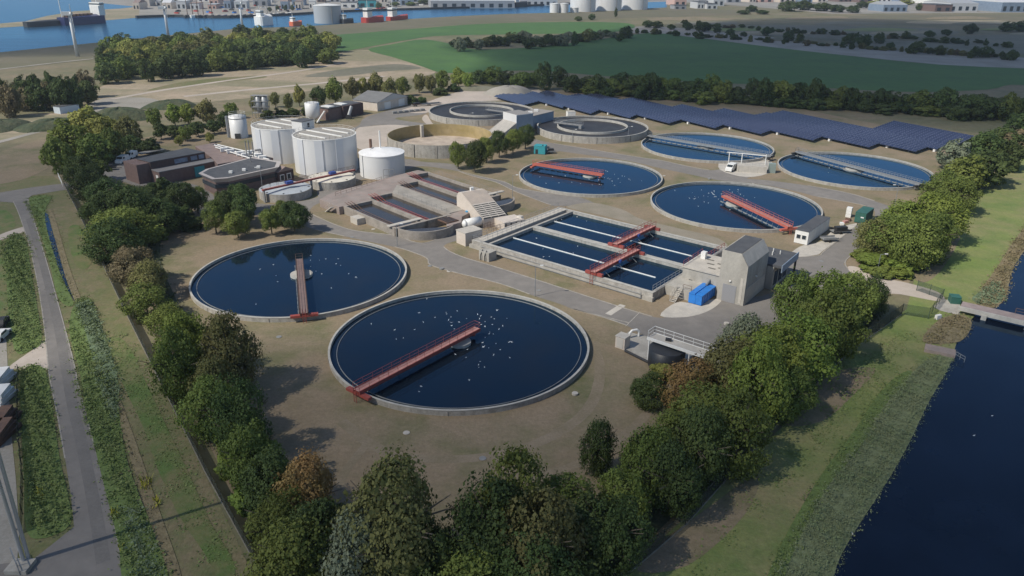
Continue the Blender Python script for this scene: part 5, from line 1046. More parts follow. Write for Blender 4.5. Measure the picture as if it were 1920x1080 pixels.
for k_, (pp_, lb_) in enumerate((([(190, 630), (240, 632), (283, 720), (330, 820), (368, 900), (403, 980), (450, 1060), (420, 1110), (375, 1040), (325, 965), (284, 870), (260, 800), (222, 720)], 'long tufty green grass strip between the ditch and the left fence'),
        ([(1560, 700), (1640, 650), (1720, 620), (1690, 690), (1600, 770), (1500, 880), (1420, 960), (1340, 1080), (1270, 1110), (1380, 960), (1470, 850)], 'tufty grass on the right canal bank'))):
    P_ = smooth2([G(u, v) for u, v in pp_]); xs = [p[0] for p in P_]; ys = [p[1] for p in P_]; rg_ = np.random.default_rng(40+k_); n_f = int((max(xs)-min(xs))*(max(ys)-min(ys))*14)
    x_ = rg_.uniform(min(xs), max(xs), n_f); y_ = rg_.uniform(min(ys), max(ys), n_f); m_k = inpoly(x_+rg_.normal(0, .7, n_f), y_+rg_.normal(0, .7, n_f), P_) & (np.sin(x_*.8)*np.cos(y_*.6+k_) > -.35); x_, y_ = x_[m_k], y_[m_k]
    c_ = np.stack([x_, y_, rg_.uniform(.05, .13, len(x_))], 1); N_0 = np.zeros((len(x_), 3)); N_0[:, 2] = 1; me_ = quadmesh('grass_tufts', leaves(c_, N_0, .075, .3, rg_)); me_.materials.append(M_weed)
    o_ = bpy.data.objects.new('grass_tufts', me_); COL.objects.link(o_); tag(o_, lb_, 'grass', None, 'stuff')
fluff('verge_plants', 'ragged bright weeds on the bank side of the canal reeds', [(1430, 1110), (1470, 1010), (1540, 890), (1600, 810), (1650, 735), (1690, 700), (1710, 700), (1660, 760), (1612, 840), (1550, 915), (1490, 1030), (1460, 1110)], 38, .45, .07, M_weed, 12)
fluff('reeds', 'yellowish reeds along the far canal edge beyond the bridge', [(1760, 600), (1730, 640), (1800, 640), (1822, 605), (1800, 590)], 50, 0.5, 0.08, M_tuss, 2)
fluff('reeds', 'reeds and dry grass on the canal edge above the bridge', [(1830, 560), (1870, 500), (1910, 440), (1980, 360), (1990, 385), (1925, 465), (1897, 508), (1885, 560), (1850, 580)], 45, 0.6, 0.09, M_tuss, 3)
fluff('reeds', 'green reed clump at the foot of the canal bridge', [(1842, 545), (1870, 530), (1880, 562), (1845, 572), (1822, 560)], 60, 0.9, 0.09, M_rush, 4)
fluff('verge_plants', 'rank green weeds between the lane and the water ditch', [(140, 570), (170, 560), (190, 620), (215, 690), (222, 760), (235, 850), (262, 930), (285, 990), (320, 1110), (238, 1110), (222, 1020), (200, 930), (178, 840), (160, 760), (148, 690), (130, 620)], 70, 0.55, 0.075, M_weed, 5)
fluff('verge_plants', 'grey rushes filling the ditch right of the lane', [(150, 575), (172, 570), (200, 640), (222, 720), (215, 790), (195, 750), (178, 690), (160, 620)], 75, 0.9, 0.075, M_rush, 6)
fluff('verge_plants', 'grey rushes at the bottom of the ditch beside the lane', [(240, 955), (265, 960), (300, 1040), (320, 1110), (270, 1110), (250, 1030)], 75, 0.9, 0.07, M_rush, 7)
fluff('verge_plants', 'dense green scrub strip left of the lane near the bottom', [(40, 700), (82, 690), (100, 780), (112, 860), (128, 930), (130, 985), (75, 1010), (48, 990), (45, 900), (40, 800)], 70, 0.9, 0.085, M_weed, 8)
fluff('verge_plants', 'dense green scrub strip left of the lane near the middle', [(12, 450), (45, 445), (60, 520), (72, 590), (78, 640), (60, 655), (30, 660), (18, 600), (12, 520)], 60, 0.9, 0.09, M_weed, 9)
fluff('verge_plants', 'short grassy weeds between lane and ditch at the far end', [(55, 372), (95, 368), (84, 395), (88, 430), (112, 510), (138, 570), (110, 560), (92, 490), (70, 420)], 45, 0.3, 0.08, M_weed, 10)
fluff('verge_plants', 'dry grass tufts along the right edge of the ditch', [(92, 400), (102, 405), (130, 500), (160, 580), (230, 760), (300, 960), (340, 1080), (318, 1080), (275, 960), (225, 800), (150, 590), (120, 510)], 16, 0.22, 0.07, M_tuss, 11)
for i, (a, b) in enumerate((((208, 955), (222, 975)), ((222, 1020), (232, 1040)), ((265, 895), (285, 920)), ((285, 935), (300, 955)), ((68, 915), (82, 935)))):
    scrub('flower_patch', ('yellow flower patch beside the lane edge', 'lower yellow flower patch beside the lane edge', 'yellow flower patch on the ditch slope', 'lower yellow flower patch on the ditch slope', 'yellow flowers in the scrub left of the lane')[i], [a, (b[0], a[1]), b, (a[0], b[1])], 22, .55, .07, M_yel, 20+i)
fluff('undergrowth', 'ground undergrowth under the left tree belt', [(175, 370), (330, 350), (300, 460), (330, 560), (420, 720), (520, 860), (620, 960), (700, 1000), (840, 1020), (950, 1060), (1100, 1060), (1130, 1100), (590, 1110), (515, 980), (435, 830), (335, 650), (235, 470)], 7, 0.5, 0.16, mat('undergrowth', (.05, .075, .025), .9, (.09, .09, .045), .2, trans=.1), 30)
fluff('undergrowth', 'ground undergrowth under the right hedge', [(1100, 1060), (1200, 920), (1330, 800), (1440, 700), (1560, 620), (1650, 560), (1640, 600), (1500, 740), (1380, 850), (1250, 980), (1160, 1060)], 7, 0.5, 0.16, MATS['undergrowth'], 31)

# ------------------------------------------------------------ fences, gates, posts
def fence(label, px, h, step, m, pm=M_dark, kerb=False, world=False):
    P = [V2(p if world else G(*p)) for p in px]; t = thing('fence', label, 'fence', (P[0].x, P[0].y, 0)); mb = MB(); k = MB(); posts = []
    for a, b in zip(P, P[1:]):
        L = (b-a).length; n = max(1, round(L/step))
        d = (b-a).normalized(); nn = Vector((-d.y, d.x))*.012
        mb.prism([a-nn, b-nn, b+nn, a+nn], .12, h)
        if kerb: n2 = nn*7; k.prism([a-n2, b-n2, b+n2, a+n2], 0, .14)
        posts += [a.lerp(b, i/n) for i in range(n)]
    posts.append(P[-1]); mb.build('wire_mesh', m, t)
    if kerb: k.build('base_kerb', mat('dirty kerb', (.24, .22, .18), .9, (.16, .15, .12), 1), t)
    posts = posts[:99]
    for p in posts: MB().tube((p.x, p.y, 0), (p.x, p.y, h+.1), .05, 5).build('post', pm, t)
    return t
fence('long dark wire fence down the left side between lane and tree belt', [(122, 350), (150, 405), (190, 490), (230, 575), (275, 665), (330, 775), (385, 885), (440, 985), (500, 1095)], 1.5, 3., mat('dense dark mesh', (.04, .045, .03), .85, alpha=.55), kerb=True)
fence('green wire fence along the foot of the right hedge', [(1150, 1100), (1285, 985), (1395, 862), (1500, 750), (1580, 672), (1620, 640), (1690, 590)], 2.1, 4.5, M_mesh, kerb=True)
fence('dark wire fence behind the upper right tree clump', [(1718, 510), (1750, 462), (1800, 405), (1860, 340), (1930, 275)], 2.1, 5, M_mesh)
fence('green gate enclosure of mesh panels at the end of the footpath', [(1690, 590), (1740, 598), (1766, 562), (1718, 545)], 2.1, 3, M_gmesh, mat('green posts', (.04, .07, .055), .6))
fence('short wire fence between dirt drive and scrub at the left edge', [(36, 700), (34, 760), (36, 820), (44, 900), (42, 1000)], 1.4, 4, M_mesh)
t = thing('gate', 'white barrier gate across the plant entrance at upper left', 'gate', G(111, 335))
a = G(110, 332); b = G(118, 350); MB().rail([(*a, 0), (*b, 0)], 1.2, .06, 2).build('bars', M_white, t)
def lamp(label, u, v, h, sgn=1):
    x, y = G(u, v); t = thing('lamp_post', label, 'lamp post', (x, y, 0), 'lamp posts of the plant')
    MB().tube((x, y, 0), (x, y, h), .08, 6, .05).build('pole', M_galv, t); MB().tube((x, y, h), (x+sgn*.9, y, h+.15), .04, 5).build('arm', M_galv, t); MB().box((x+sgn*1.1, y, h+.15), (.6, .25, .14)).build('lamp_head', M_white, t)
for lb, u, v, h, s in (('lamp post beside the road corner below the far right blue tank', 1676, 391, 6, -1), ('lamp post between basin block and orange bridge tank', 961, 375, 6.5, 1), ('lamp post on the road edge above the front black tank', 1003, 556, 6, 1), ('lamp post in the shrub bed by the footpath', 1645, 508, 3.5, 1),
                       ('lamp post in front of the right aeration tank', 1177, 265, 5, 1), ('lamp post in front of the brick office', 493, 360, 6.5, -1), ('lamp post beside the car park trees', 206, 296, 6, -1), ('lamp post on the road edge right of the left navy tank', 745, 462, 5, 1),
                       ('lamp post at the left of the right aeration tank', 1073, 268, 4.5, 1), ('T shaped lamp post before the left aeration tank', 881, 235, 4.5, 1)): lamp(lb, u, v, h, s)
for i, (u, v) in enumerate(((828, 505), (842, 509), (806, 499), (940, 480), (1010, 545), (1320, 690), (1085, 690), (762, 812), (905, 860), (1362, 608), (1540, 490), (1245, 330), (1330, 336), (700, 430), (660, 445), (1078, 740), (523, 632))):
    x, y = G(u, v); tag(MB().cyl((x, y), .45, .03, .09 if i % 3 else .3, 14).build('manhole_cover', M_pale if i % 2 else M_galvd, None, org=(x, y, 0)), f"{'pale' if i % 2 else 'grey'} round manhole cover, {nth(i+1)} of those on the lawns and roads", 'manhole cover', 'manhole covers of the plant')
strip('worn_path', [(1112, 640), (1125, 700), (1100, 770), (1010, 830), (880, 860), (730, 850), (640, 790)], 1.6, mat('worn turf', (.25, .20, .14), .95, (.19, .155, .095), .3, 6, fine=.2), .028)
strip('worn_path', [(690, 830), (640, 900), (660, 960)], 1.1, MATS['worn turf'], .031); strip('worn_path', [(1270, 700), (1190, 800), (1060, 880), (900, 900)], 1.4, MATS['worn turf'], .034)
# tall masts at lower left
a = G(46, 1058); b = G(55, 1052)
t = thing('steel_mast', 'pair of tall shiny steel masts rising at the lower left', 'mast', a)
for p, dx in ((a, 0), (b, .1)): MB().tube((p[0], p[1], 0), (p[0]-.1+dx*4, p[1]+.2, 24), .19, 16, .15).build('pole', mat('shiny steel', (.55, .56, .58), .3, metal=.6), t)
tag(MB().box((a[0], a[1]-.6, .25), (2.2, 1.8, .5)).build('footing', M_conc, t, org=(a[0], a[1], 0)))
t = thing('gate', 'steel sliding gate below the lower left masts', 'gate', G(30, 1060)); MB().rail([(*G(26, 1050), 0), (*G(38, 1079), 0)], 1.6, .05, 1).build('bars', M_galv, t)
for i, (u, v, l, m) in enumerate(((2, 720, 5, M_white), (6, 750, 4, M_white), (4, 800, 6, M_rust), (6, 820, 5, M_rust))):
    x, y = G(u, v); t = thing('material_stack', ('white wrapped stack at the left edge, farthest', 'white wrapped stack at the left edge, second from far', 'rust brown pipe stack at the left edge', 'rust brown beam stack at the left edge, nearest')[i], 'stack', (x, y, 0))
    for k in range(3): MB().box((x, y, .35+k*.55), (2.-k*.3, l-k*.4, .5), .1*k).build('bundle', m, t)
# side structures in the canal
P = V2(G(1800, 575, 1.3)); Q = V2(G(1960, 612, 1.3)); FF = Fr(P, math.atan2(Q.y-P.y, Q.x-P.x)); L = 40
t = thing('footbridge', 'concrete and brick canal bridge at the right edge', 'bridge', (P.x, P.y, 0))
MB().rect(FF, 0, L, 0, 2.9, .95, 1.3).build('deck', mat('brick deck', (.34, .27, .25), .9, (.26, .21, .2), .8), t); MB().rect(FF, -.2, L, -.4, -.02, .7, 1.45).build('edge_beam', M_rim, t)
for k in range(5): MB().rect(FF, 3.5+k*7.5, 4.3+k*7.5, -.7, 2.9, 0, .94).build('pier', M_rim, t)
MB().rail([(*FF(8, 2.8), 1.3), (*FF(L, 2.8), 1.3)], 1., .05, 3).build('railing', M_rust, t)
MB().rail([(*FF(10, -.9), .2), (*FF(15.5, -.9), .2)], .5, .07, 1.5).build('sluice_rail', M_white, t)
A = V2(G(1782, 570)); t = thing('green_hatch', 'dark green steel hatch box at the bridge head', 'box', (A.x, A.y, 0)); MB().rect(Fr(A, FF and radians(-12)), 0, 1.6, 0, 1.7, 0, 1.3).build('body', M_dgreen, t); MB().rect(Fr(A, radians(-12)), -.05, 1.65, -.05, 1.75, 1.3, 1.38).build('lid', M_dgreen, t)
sheet('bridge_approach', [(1765, 560), (1800, 566), (1800, 592), (1762, 582), (1750, 575)], M_conc, .06, False)
A = V2(G(1733, 655)); FL = Fr(A, radians(-30)); t = thing('landing_stage', 'weathered brick landing stage with steel rails on the near bank', 'jetty', (A.x, A.y, 0)); MB().rect(FL, 0, 4.3, -1.1, 1.1, 0, .6).build('deck', mat('weathered brick', (.32, .25, .22), .9, (.24, .2, .18), .9), t)
MB().rail([(*FL(4.3, -1.), .3), (*FL(5.6, -1.8), .1)], .9, .05, .8).build('railing', M_galv, t)
x, y = G(1742, 598); tag(MB().box((x+1.5, y, .4), (1.1, .5, .8), .4).build('concrete_block', M_white, None, org=(x, y, 0)), 'white concrete block beside the mesh gate enclosure', 'block')

# ------------------------------------------------------------ gulls
def gull_meshes():
    mb = MB(); n = 8
    prof = [(-.26, .0, .02), (-.16, .055, .06), (0, .095, .09), (.12, .075, .10), (.2, .03, .13)]
    for (x0, r0, z0), (x1, r1, z1) in zip(prof, prof[1:]): mb.tube((x0, 0, z0), (x1, 0, z1), max(r0, .01), n, max(r1, .01))
    mb.tube((.17, 0, .1), (.21, 0, .24), .045, 6, .045); mb.tube((.21, 0, .24), (.27, 0, .245), .045, 6, .01); return mb
gb = gull_meshes(); gm = bpy.data.meshes.new('gull'); gm.from_pydata(gb.v, [], gb.f); gm.materials.append(M_gull); gm.update()
wm = MB(); wm.add([(.05, 0, .1), (-.08, 0, .1), (-.16, .55, .2), (-.1, .6, .2), (.02, .3, .17)], [(0, 1, 2, 3, 4)]); wm.add([(.05, 0, .1), (-.08, 0, .1), (-.16, -.55, .2), (-.1, -.6, .2), (.02, -.3, .17)], [(4, 3, 2, 1, 0)])
fm = bpy.data.meshes.new('flying_gull'); fm.from_pydata(gb.v+wm.v, [], gb.f+[tuple(i+len(gb.v) for i in f) for f in wm.f]); fm.materials.append(M_gull); fm.update()
def gulls(pts, z, label, group, fly=None):
    for i, (u, v) in enumerate(pts):
        x, y = G(u, v, z); o = bpy.data.objects.new('gull', fm if fly and i % fly == 0 else gm); COL.objects.link(o); o.location = (x, y, z); o.rotation_euler = (0, 0, random.uniform(0, 6.28)); s = random.uniform(.42, .68); o.scale = (s, s, s)
        tag(o, label, 'gull', group)
zA = [(1313, 190), (1150, 225), (1176, 238), (1166, 262), (1265, 247), (1290, 262), (1213, 286), (1165, 295), (1180, 310), (1212, 328), (1275, 310), (1362, 322), (1330, 350), (1253, 375), (1248, 388), (1283, 390), (1213, 420), (1192, 463), (1198, 500), (1244, 506), (1305, 471), (1340, 522), (1285, 567), (1172, 622), (1158, 650), (1160, 672), (1208, 670),
      (1080, 779), (674, 832), (657, 876), (963, 562), (1053, 588), (1062, 497), (1063, 520), (925, 247), (905, 272), (927, 293), (930, 320), (883, 207), (889, 222), (979, 195), (1057, 260), (995, 290), (955, 348), (790, 250), (656, 211), (692, 290), (618, 352), (450, 356), (523, 423), (464, 433), (253, 305), (722, 93), (1415, 460), (1436, 458), (1422, 590), (1398, 258)]
gulls([(640+a/4.5, 540+b/4.5) for a, b in zA], .36, 'white gull floating on the near black front tank', 'gulls on the front tank', 9)
zB = [(1020, 800), (900, 842), (1045, 897), (1183, 930), (1338, 920), (1405, 858), (1355, 760), (1357, 717), (1436, 760), (1492, 748), (1605, 747), (1585, 792), (1626, 806), (1455, 883), (1698, 880), (1770, 918), (1543, 1010), (1355, 815), (1060, 953)]
gulls([(300+a/4.8, 330+b/4.8) for a, b in zB]+[(480, 571), (667, 520), (654, 513)], .36, 'white gull floating on the left navy tank', 'gulls on the left tank')
rgg = random.Random(3)
gulls([(rgg.gauss(1150, 28), rgg.gauss(338, 8)) for _ in range(26)]+[(1000+a*12, 320+(a*37 % 25)) for a in range(8)], .36, 'white gull floating on the orange bridge tank', 'gulls on the orange bridge tank')
gulls([(rgg.gauss(1345, 36), rgg.gauss(366, 9)) for _ in range(34)]+[(rgg.uniform(1262, 1420), rgg.uniform(355, 395)) for _ in range(12)], .36, 'white gull floating on the tank by the portable cabin', 'gulls on the tank by the cabin')
gulls([(1025, 411), (1043, 414), (1053, 412), (1082, 407), (1012, 427), (1006, 447), (1018, 467), (1030, 481), (1148, 443), (1083, 462), (1019, 482), (935, 453), (1075, 475), (1100, 415), (1205, 418)], .96, 'white gull on the rectangular basins', 'gulls on the rectangular basins', 4)
gulls([(1555, 315), (1553, 324), (1577, 312)], .36, 'white gull floating on the far right blue tank', 'gulls on the far right tank'); gulls([(1598, 1001), (1826, 817), (1860, 780)], .06, 'white gull on the canal', 'gulls on the canal')

# ------------------------------------------------------------ far harbour
def turbine(label, base, topv, i):
    x, y = base; 
    h = topv; t = thing('wind_turbine', label, 'wind turbine', (x, y, 0), 'white wind turbines by the harbour')
    m = mat('turbine white', (.6, .62, .64), .4); MB().tube((x, y, 0), (x, y, h), 1.15, 20, .7).build('tower', m, t, True)
    MB().box((x-1, y-1, h+.8), (5.5, 2.2, 2.2), .3).build('nacelle', m, t); o = MB().tube((x+1.5, y-1.2, h+.8), (x+2.6, y-1.6, h+.8), .9, 12).build('hub', m, t)
    for k in range(3):
        a = radians((268, 28, 148)[k]+i*7); L = 11; vd = math.hypot(x, y); e = (x+2.2+L*cos(a)*x/vd, y-1.5+L*cos(a)*y/vd, h+.8+L*sin(a)); MB().tube((x+2.2, y-1.5, h+.8), e, .26, 8, .08).build('blade', m, t)
for i, (u, v, tv, lb) in enumerate(((146, 106, 28, 'wind turbine nearest the ship at far left'), (317, 76, 17, 'middle wind turbine behind the far wood'), (455, 54, 8, 'rightmost wind turbine before the yachts'))):
    b = G(u, v); hh = 5
    while PJ(b[0], b[1], hh)[1] > tv and hh < 80: hh += .25
    turbine(lb, b, hh, i)
def hull(name, label, p, q, beam, h, m, deckm, cat='ship', sup=None, group=None):
    P = V2(G(*p)); Q = V2(G(*q)); FF, L = frame2(P, Q); t = thing(name, label, cat, (P.x, P.y, 0), group)
    out = [FF(0, -beam*.35), FF(L*.06, -beam/2), FF(L*.86, -beam/2), FF(L, 0), FF(L*.86, beam/2), FF(L*.06, beam/2), FF(0, beam*.35)]
    MB().prism(out, .06, [h]*2+[h, h*1.25, h]+[h]*2).build('hull', m, t)
    MB().rect(FF, L*.08, L*.84, -beam*.4, beam*.4, h, h+.25).build('deck', deckm, t)
    if sup: sup(FF, L, h, t)
    return t
def sup_ship(FF, L, h, t):
    MB().rect(FF, L*.78, L*.92, -6, 6, h, h+9).build('bridge_house', M_white, t); MB().rect(FF, L*.80, L*.90, -7, 7, h+9, h+12).build('wheelhouse', M_white, t); MB().rect(FF, L*.795, L*.905, -7.1, 7.1, h+10, h+11).build('window_band', M_glass, t)
    for f_ in (.04, .86): MB().tube((*FF(L*f_, 0), h), (*FF(L*f_, 0), h+16), .4, 6).build('mast', M_white, t)
    g = MB()
    for k in range(7): g.box((*FF(L*(.15+k*.085), 0), h+1.2), (3, 8, 2.4), radians(10))
    g.build('deck_gear', M_rust, t)
M_navy = mat('navy hull', (.012, .02, .09), .5); M_hullk = mat('black hull', (.03, .032, .036), .6); M_hullr = mat('red hull', (.4, .05, .04), .6)
hull('cargo_ship', 'navy blue cargo ship with white bridge moored at the spit', (116, 48), (199, 42), 14, 7, M_navy, mat('rust deck', (.12, .06, .05), .8), 'ship', sup_ship)
hull('barge', 'long low black barge moored behind the navy ship', (48, 51), (116, 47), 10, 4.5, M_hullk, M_galvd, 'barge')
def bld(label, u0, u1, v, dep, h, wm, rm, gable=True, name='warehouse', cat='building', group='harbour buildings'):
    P = V2(G(u0, v)); Q = V2(G(u1, v)); FF, L = frame2(P, Q); t = thing(name, label, cat, (P.x, P.y, 0), group)
    MB().rect(FF, 0, L, 0, dep, 0, h).build('wall', wm, t)
    if gable: extr(Fr(FF(0, 0), math.atan2(FF.x.y, FF.x.x)+pi/2), [(0, h), (dep/2, h+min(dep*.18, 4)), (dep, h)], -L, 0).build('roof', rm, t)
    else: MB().rect(FF, -.3, L+.3, -.3, dep+.3, h, h+.5).build('roof', rm, t)
    n = max(2, min(9, int(L/9)))
    for k in range(n): MB().rect(FF, L*(k+.25)/n, L*(k+.7)/n, -.12, 0, h*.12, h*.6).build('window' if h < 12 else 'door', M_glass, t)
    return t
rr = random.Random(21)
PAL = [('white', M_white), ('pale grey', mat('pale grey cladding', (.5, .51, .52), .6)), ('cream', M_off), ('brick brown', M_brick), ('grey', mat('mid grey cladding', (.3, .31, .33), .6)), ('blue grey', M_blugr), ('salmon', mat('salmon wall', (.55, .36, .3), .7))]
RP = [('pale', mat('pale metal roof', (.6, .6, .6), .5)), ('dark', M_roof), ('grey', mat('grey metal roof', (.36, .37, .38), .6)), ('brown', M_brickr)]
bld('long white roofed quay warehouse across the water', 808, 965, 15.5, 60, 10, PAL[4][1], RP[0][1]); bld('second long pale warehouse right of the first on the quay', 975, 1045, 10.5, 50, 9, PAL[1][1], RP[0][1])
bld('turquoise blue harbour hall', 672, 706, 14, 30, 9, M_teal, RP[1][1], False); bld('white block house on the quay left of the turquoise hall', 640, 670, 15, 22, 7, M_white, RP[1][1], False); bld('small white quay house with dark windows', 580, 592, 16, 16, 9, M_white, RP[0][1], False)
bld('grey blue industrial hall in front of the shaded fields', 1752, 1784, 22, 40, 9, PAL[3][1], RP[1][1], False); bld('wide arched grey hall at upper right', 1780, 1832, 21.5, 60, 11, PAL[1][1], RP[2][1]); bld('very wide blue grey hall cut by the right frame edge', 1876, 1990, 23, 70, 13, PAL[5][1], RP[0][1]); bld('low blue grey hall left of the brick red hall', 1655, 1700, 22, 36, 9, PAL[5][1], RP[2][1]); bld('white roofed long hall behind the arched grey hall', 1765, 1850, 9, 80, 11, PAL[0][1], RP[0][1])
n_ = 0
for row, v0 in enumerate((-2, 4, 11, 17)):
    u = 250
    while u < 1940:
        w_ = rr.uniform(14, 42); v = v0+rr.uniform(-1, 1)
        shore = 33 if u < 450 else (27-(u-450)*.031 if u < 1250 else 22)
        if v < shore-4 and not (1020 < u+w_ and u < 1250) and not (v > 8 and (790 < u < 1060 or 560 < u < 720)) and not (v > 6 and 1370 < u < 1920) and rr.random() < .85:
            cw = rr.choice(PAL); rf = rr.choice(RP); n_ += 1
            bld(f'{cw[0]} harbour building with {rf[0]} roof, {nth(n_)} from the back left', u, u+w_*.8, v, rr.uniform(18, 40), rr.uniform(5, 11), cw[1], rf[1], rr.random() < .5)
        u += w_*rr.uniform(1., 1.6)
strip('quay_wall', [(255, 33.5), (330, 31.5), (430, 33.5), (560, 27.5), (620, 23.5), (700, 20.5), (800, 17.5), (972, 12.5), (1070, 7.5)], 5, M_dark, .06, 2.2)
for i in range(70):
    u = rr.uniform(330, 800); v = rr.uniform(8, 26)
    if v > (27-(u-450)*.031) or 790 < u: continue
    x, y = G(u, v); k = rr.choice(['white', 'dark', 'red', 'blue']); m = {'white': M_white, 'dark': M_dark, 'red': M_hullr, 'blue': M_blue}[k]; a = rr.uniform(0, 3)
    t = thing('parked_vehicle', f'{k} vehicle parked on the far quay, {nth(i+1)} of those scattered there', 'vehicle', (x, y, 0), 'vehicles on the far quay')
    MB().box((x, y, 1.1), (6, 2.4, 1.4), a).build('body', m, t); MB().box((x, y, 2.1), (3, 2.2, .8), a).build('cabin', M_glass, t)
# oil tanks
def oiltank(label, u0, u1, v, h, mt=M_silo):
    P = V2(G(u0, v)); Q = V2(G(u1, v)); c = (P+Q)/2; R = (Q-P).length/2; c = (c.x, c.y+R*.6); t = thing('storage_tank', label, 'tank', c, 'white storage tanks by the harbour')
    MB().lathe(c, [(R, 0), (R, h)], 64).build('wall', mt, t, True); MB().lathe(c, [(R+.2, h-.4), (R+.2, h), (.01, h+R*.12)], 64).build('roof', M_white, t)
    a = radians(300); MB().path([(c[0]+(R+.4)*cos(a), c[1]+(R+.4)*sin(a), 0), (c[0]+(R+.4)*cos(a), c[1]+(R+.4)*sin(a), h)], .4, 5).build('ladder', M_galvd, t)
for lb, u0, u1, v, h in (('smallest white storage tank at the left of the tank group', 1031, 1049, 24, 11), ('second small white storage tank of the group', 1049, 1066, 24, 11), ('squat white tank at the foot of the first large tank', 1069, 1085, 23.5, 6), ('left large white storage tank', 1070, 1117, 22, 21), ('middle large white storage tank', 1118, 1166, 20, 22), ('right large white storage tank', 1166, 1215, 18, 24)): oiltank(lb, u0, u1, v, h)
oiltank('wide grey storage tank right of the yachts', 586, 638, 44, 17, mat('grey tank', (.36, .38, .40), .6))
def sup_work(FF, L, h, t):
    k = min(9, L*.34); MB().rect(FF, L*.1, L*.35, -3, 3, h, h+k).build('bridge_house', M_white, t); MB().rect(FF, L*.09, L*.36, -3.1, 3.1, h+k*.65, h+k*.8).build('window_band', M_glass, t); MB().tube((*FF(L*.22, 0), h+k), (*FF(L*.22, 0), h+k*1.8), .25, 6).build('mast', M_white, t)
hull('workboat', 'red hulled workboat with white bridge tower right of the grey storage tank', (682, 43), (718, 40), 10, 5, M_hullr, M_galvd, 'boat', sup_work)
hull('workboat', 'dark workboat with steel frame between the grey tank and the red workboat', (640, 44), (662, 43), 9, 4, M_hullk, M_galvd, 'boat', sup_work); hull('workboat', 'small red and white boat at the right end of the moored boats', (728, 39), (764, 35), 8, 4, M_hullr, M_white, 'boat', sup_work)
hull('workboat', 'orange boat left of the grey storage tank', (545, 49), (566, 48), 8, 4, mat('orange hull', (.6, .14, .06), .5), M_white, 'boat', sup_work); hull('workboat', 'white ferry with three decks behind the far wood', (484, 48), (508, 46), 11, 8, M_white, M_white, 'boat', sup_work)
hull('coaster', 'dark red coaster moored before the long warehouse', (932, 13.5), (958, 12.8), 12, 6, mat('maroon hull', (.16, .03, .035), .6), M_galvd, 'ship', sup_work); hull('coaster', 'dark coaster moored right of the dark red coaster', (962, 12.8), (988, 12.), 12, 6, M_hullk, M_galvd, 'ship', sup_work)
for i, u in enumerate(range(345, 545, 12)):
    v = 32.5-(max(0, u-430))*.045; k = rr.choice([M_hullk, M_white, M_navy, M_hullk]); c_ = {M_hullk.name: 'black', M_white.name: 'white', M_navy.name: 'navy'}[k.name]
    hull('moored_boat', f'{c_} boat moored on the far quay, {nth(i+1)} from the left', (u, v+.8), (u+9, v+.5), 6, 2.6, k, M_pale, 'boat', None, 'boats along the far quay')
for i, u in enumerate((352, 362, 372, 382, 398, 470, 486, 502, 518)):
    x, y = G(u, 30); tag(MB().tube((x, y, 0), (x, y, rr.uniform(16, 26)), .5, 6, .25).build('ship_mast', M_rust if i < 5 else M_galvd, None, org=(x, y, 0)), f'tall thin mast on the far quay, {nth(i+1)} from the left', 'mast', 'masts on the far quay')
belt([(u, v, w_, h, k) for u, v, w_, h, k in ((330, 4, 22, 8, D), (345, 5, 20, 8, Mg), (312, 3, 20, 8, D), (505, 15, 8, 7, D), (520, 14, 8, 7, D), (535, 14, 8, 7, D), (548, 13, 8, 7, D), (622, 13, 12, 6, Mg), (632, 12, 12, 6, Mg), (710, 8, 12, 10, D), (740, 7, 22, 6, Mg), (770, 6, 24, 6, Mg), (795, 2, 26, 8, D), (820, 2, 26, 8, D), (1640, 6, 30, 8, Y), (1665, 8, 26, 6, Y), (1700, 4, 26, 7, Y), (1725, 12, 16, 9, D), (1690, 12, 22, 6, Mg))],
     'of the harbour trees', 'trees among the harbour buildings', 'left end')
x0, y0 = G(113, 206); t = thing('site_shed', 'pale blue long site shed on the gravel at far left', 'shed', (x0, y0, 0)); A = G(114, 214); B = G(150, 208); FF, L = frame2(A, B); MB().rect(FF, 0, L, 0, 4, 0, 2.7).build('wall', mat('pale blue cladding', (.5, .56, .62), .6), t); MB().rect(FF, -.1, L+.1, -.1, 4.1, 2.7, 2.85).build('roof', M_roof, t)

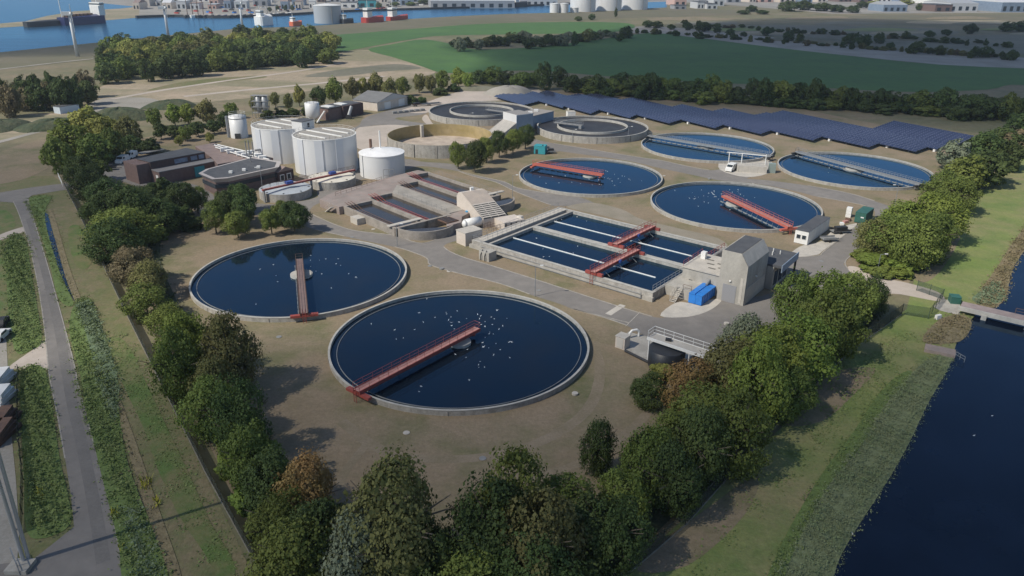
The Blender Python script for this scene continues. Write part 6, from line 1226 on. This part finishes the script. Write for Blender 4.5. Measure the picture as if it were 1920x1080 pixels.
# ------------------------------------------------------------ clouds (high above, two shade the far fields and shore, two thin ones are added to dim the edges)
def cloud(label, shadow_xy, rx, ry, rz, alt, dens, seed, ang=0):
    off = alt/math.tan(SUN_EL); cx = shadow_xy[0]-cos(SUN_AZ)*off; cy = shadow_xy[1]-sin(SUN_AZ)*off
    rg = np.random.default_rng(seed); n = 48; m = 24; vs = []; ph = rg.random(12)*6.28
    for j in range(m+1):
        la = -pi/2+pi*j/m
        for i in range(n):
            lo = 2*pi*i/n; w_ = 1+.10*sin(3*lo+ph[0]+la)+.07*sin(5*lo+ph[1])*cos(3*la+ph[2])+.05*sin(9*lo+ph[3]+3*la)
            x, y, z = rx*cos(la)*cos(lo)*w_, ry*cos(la)*sin(lo)*w_, rz*sin(la)*w_; vs.append((cx+x*cos(ang)-y*sin(ang), cy+x*sin(ang)+y*cos(ang), alt+z))
    fs = [(j*n+i, j*n+(i+1) % n, (j+1)*n+(i+1) % n, (j+1)*n+i) for j in range(m) for i in range(n)]
    mt = bpy.data.materials.new('cloud vapour'); mt.use_nodes = True; N = mt.node_tree.nodes; N.remove(N['Principled BSDF']); pv = N.new('ShaderNodeVolumePrincipled'); pv.inputs['Density'].default_value = dens; pv.inputs['Color'].default_value = (.98, .98, .98, 1)
    mt.node_tree.links.new(pv.outputs[0], N['Material Output'].inputs['Volume'])
    o = meshobj('cloud', vs, fs, mt, None, (cx, cy, alt), True); return tag(o, label, 'cloud', None, 'structure')
cloud('big soft cloud shading the far fields', (392, 575), 425, 335, 70, 800, .0165, 1)
cloud('small cloud shading the shore at far left', (-330, 560), 110, 75, 40, 760, .014, 2, .3)
cloud('unseen thin wide cloud added to dim the near end of the plant', (75, 18), 275, 112, 45, 620, .0105, 3, .12)  # added out of view, darkens the foreground like a vignette
cloud('unseen thin cloud added to dim the lane at the left', (-170, 150), 105, 110, 35, 560, .008, 4, .2)  # added out of view only to darken the left edge
# ------------------------------------------------------------ haze
hm = bpy.data.materials.new('haze'); hm.use_nodes = True; N = hm.node_tree.nodes; N.remove(N['Principled BSDF']); pv = N.new('ShaderNodeVolumePrincipled')
pv.inputs['Density'].default_value = .00012; pv.inputs['Color'].default_value = (.80, .88, 1, 1); pv.inputs['Anisotropy'].default_value = .2
hm.node_tree.links.new(pv.outputs[0], N['Material Output'].inputs['Volume'])
hz = MB().prism([(-1900, -200), (1900, -200), (2300, 3300), (-2300, 3300)], -1, 75).build('haze', hm); hz['kind'] = 'stuff'; hz['label'] = 'thin blue haze over the land'
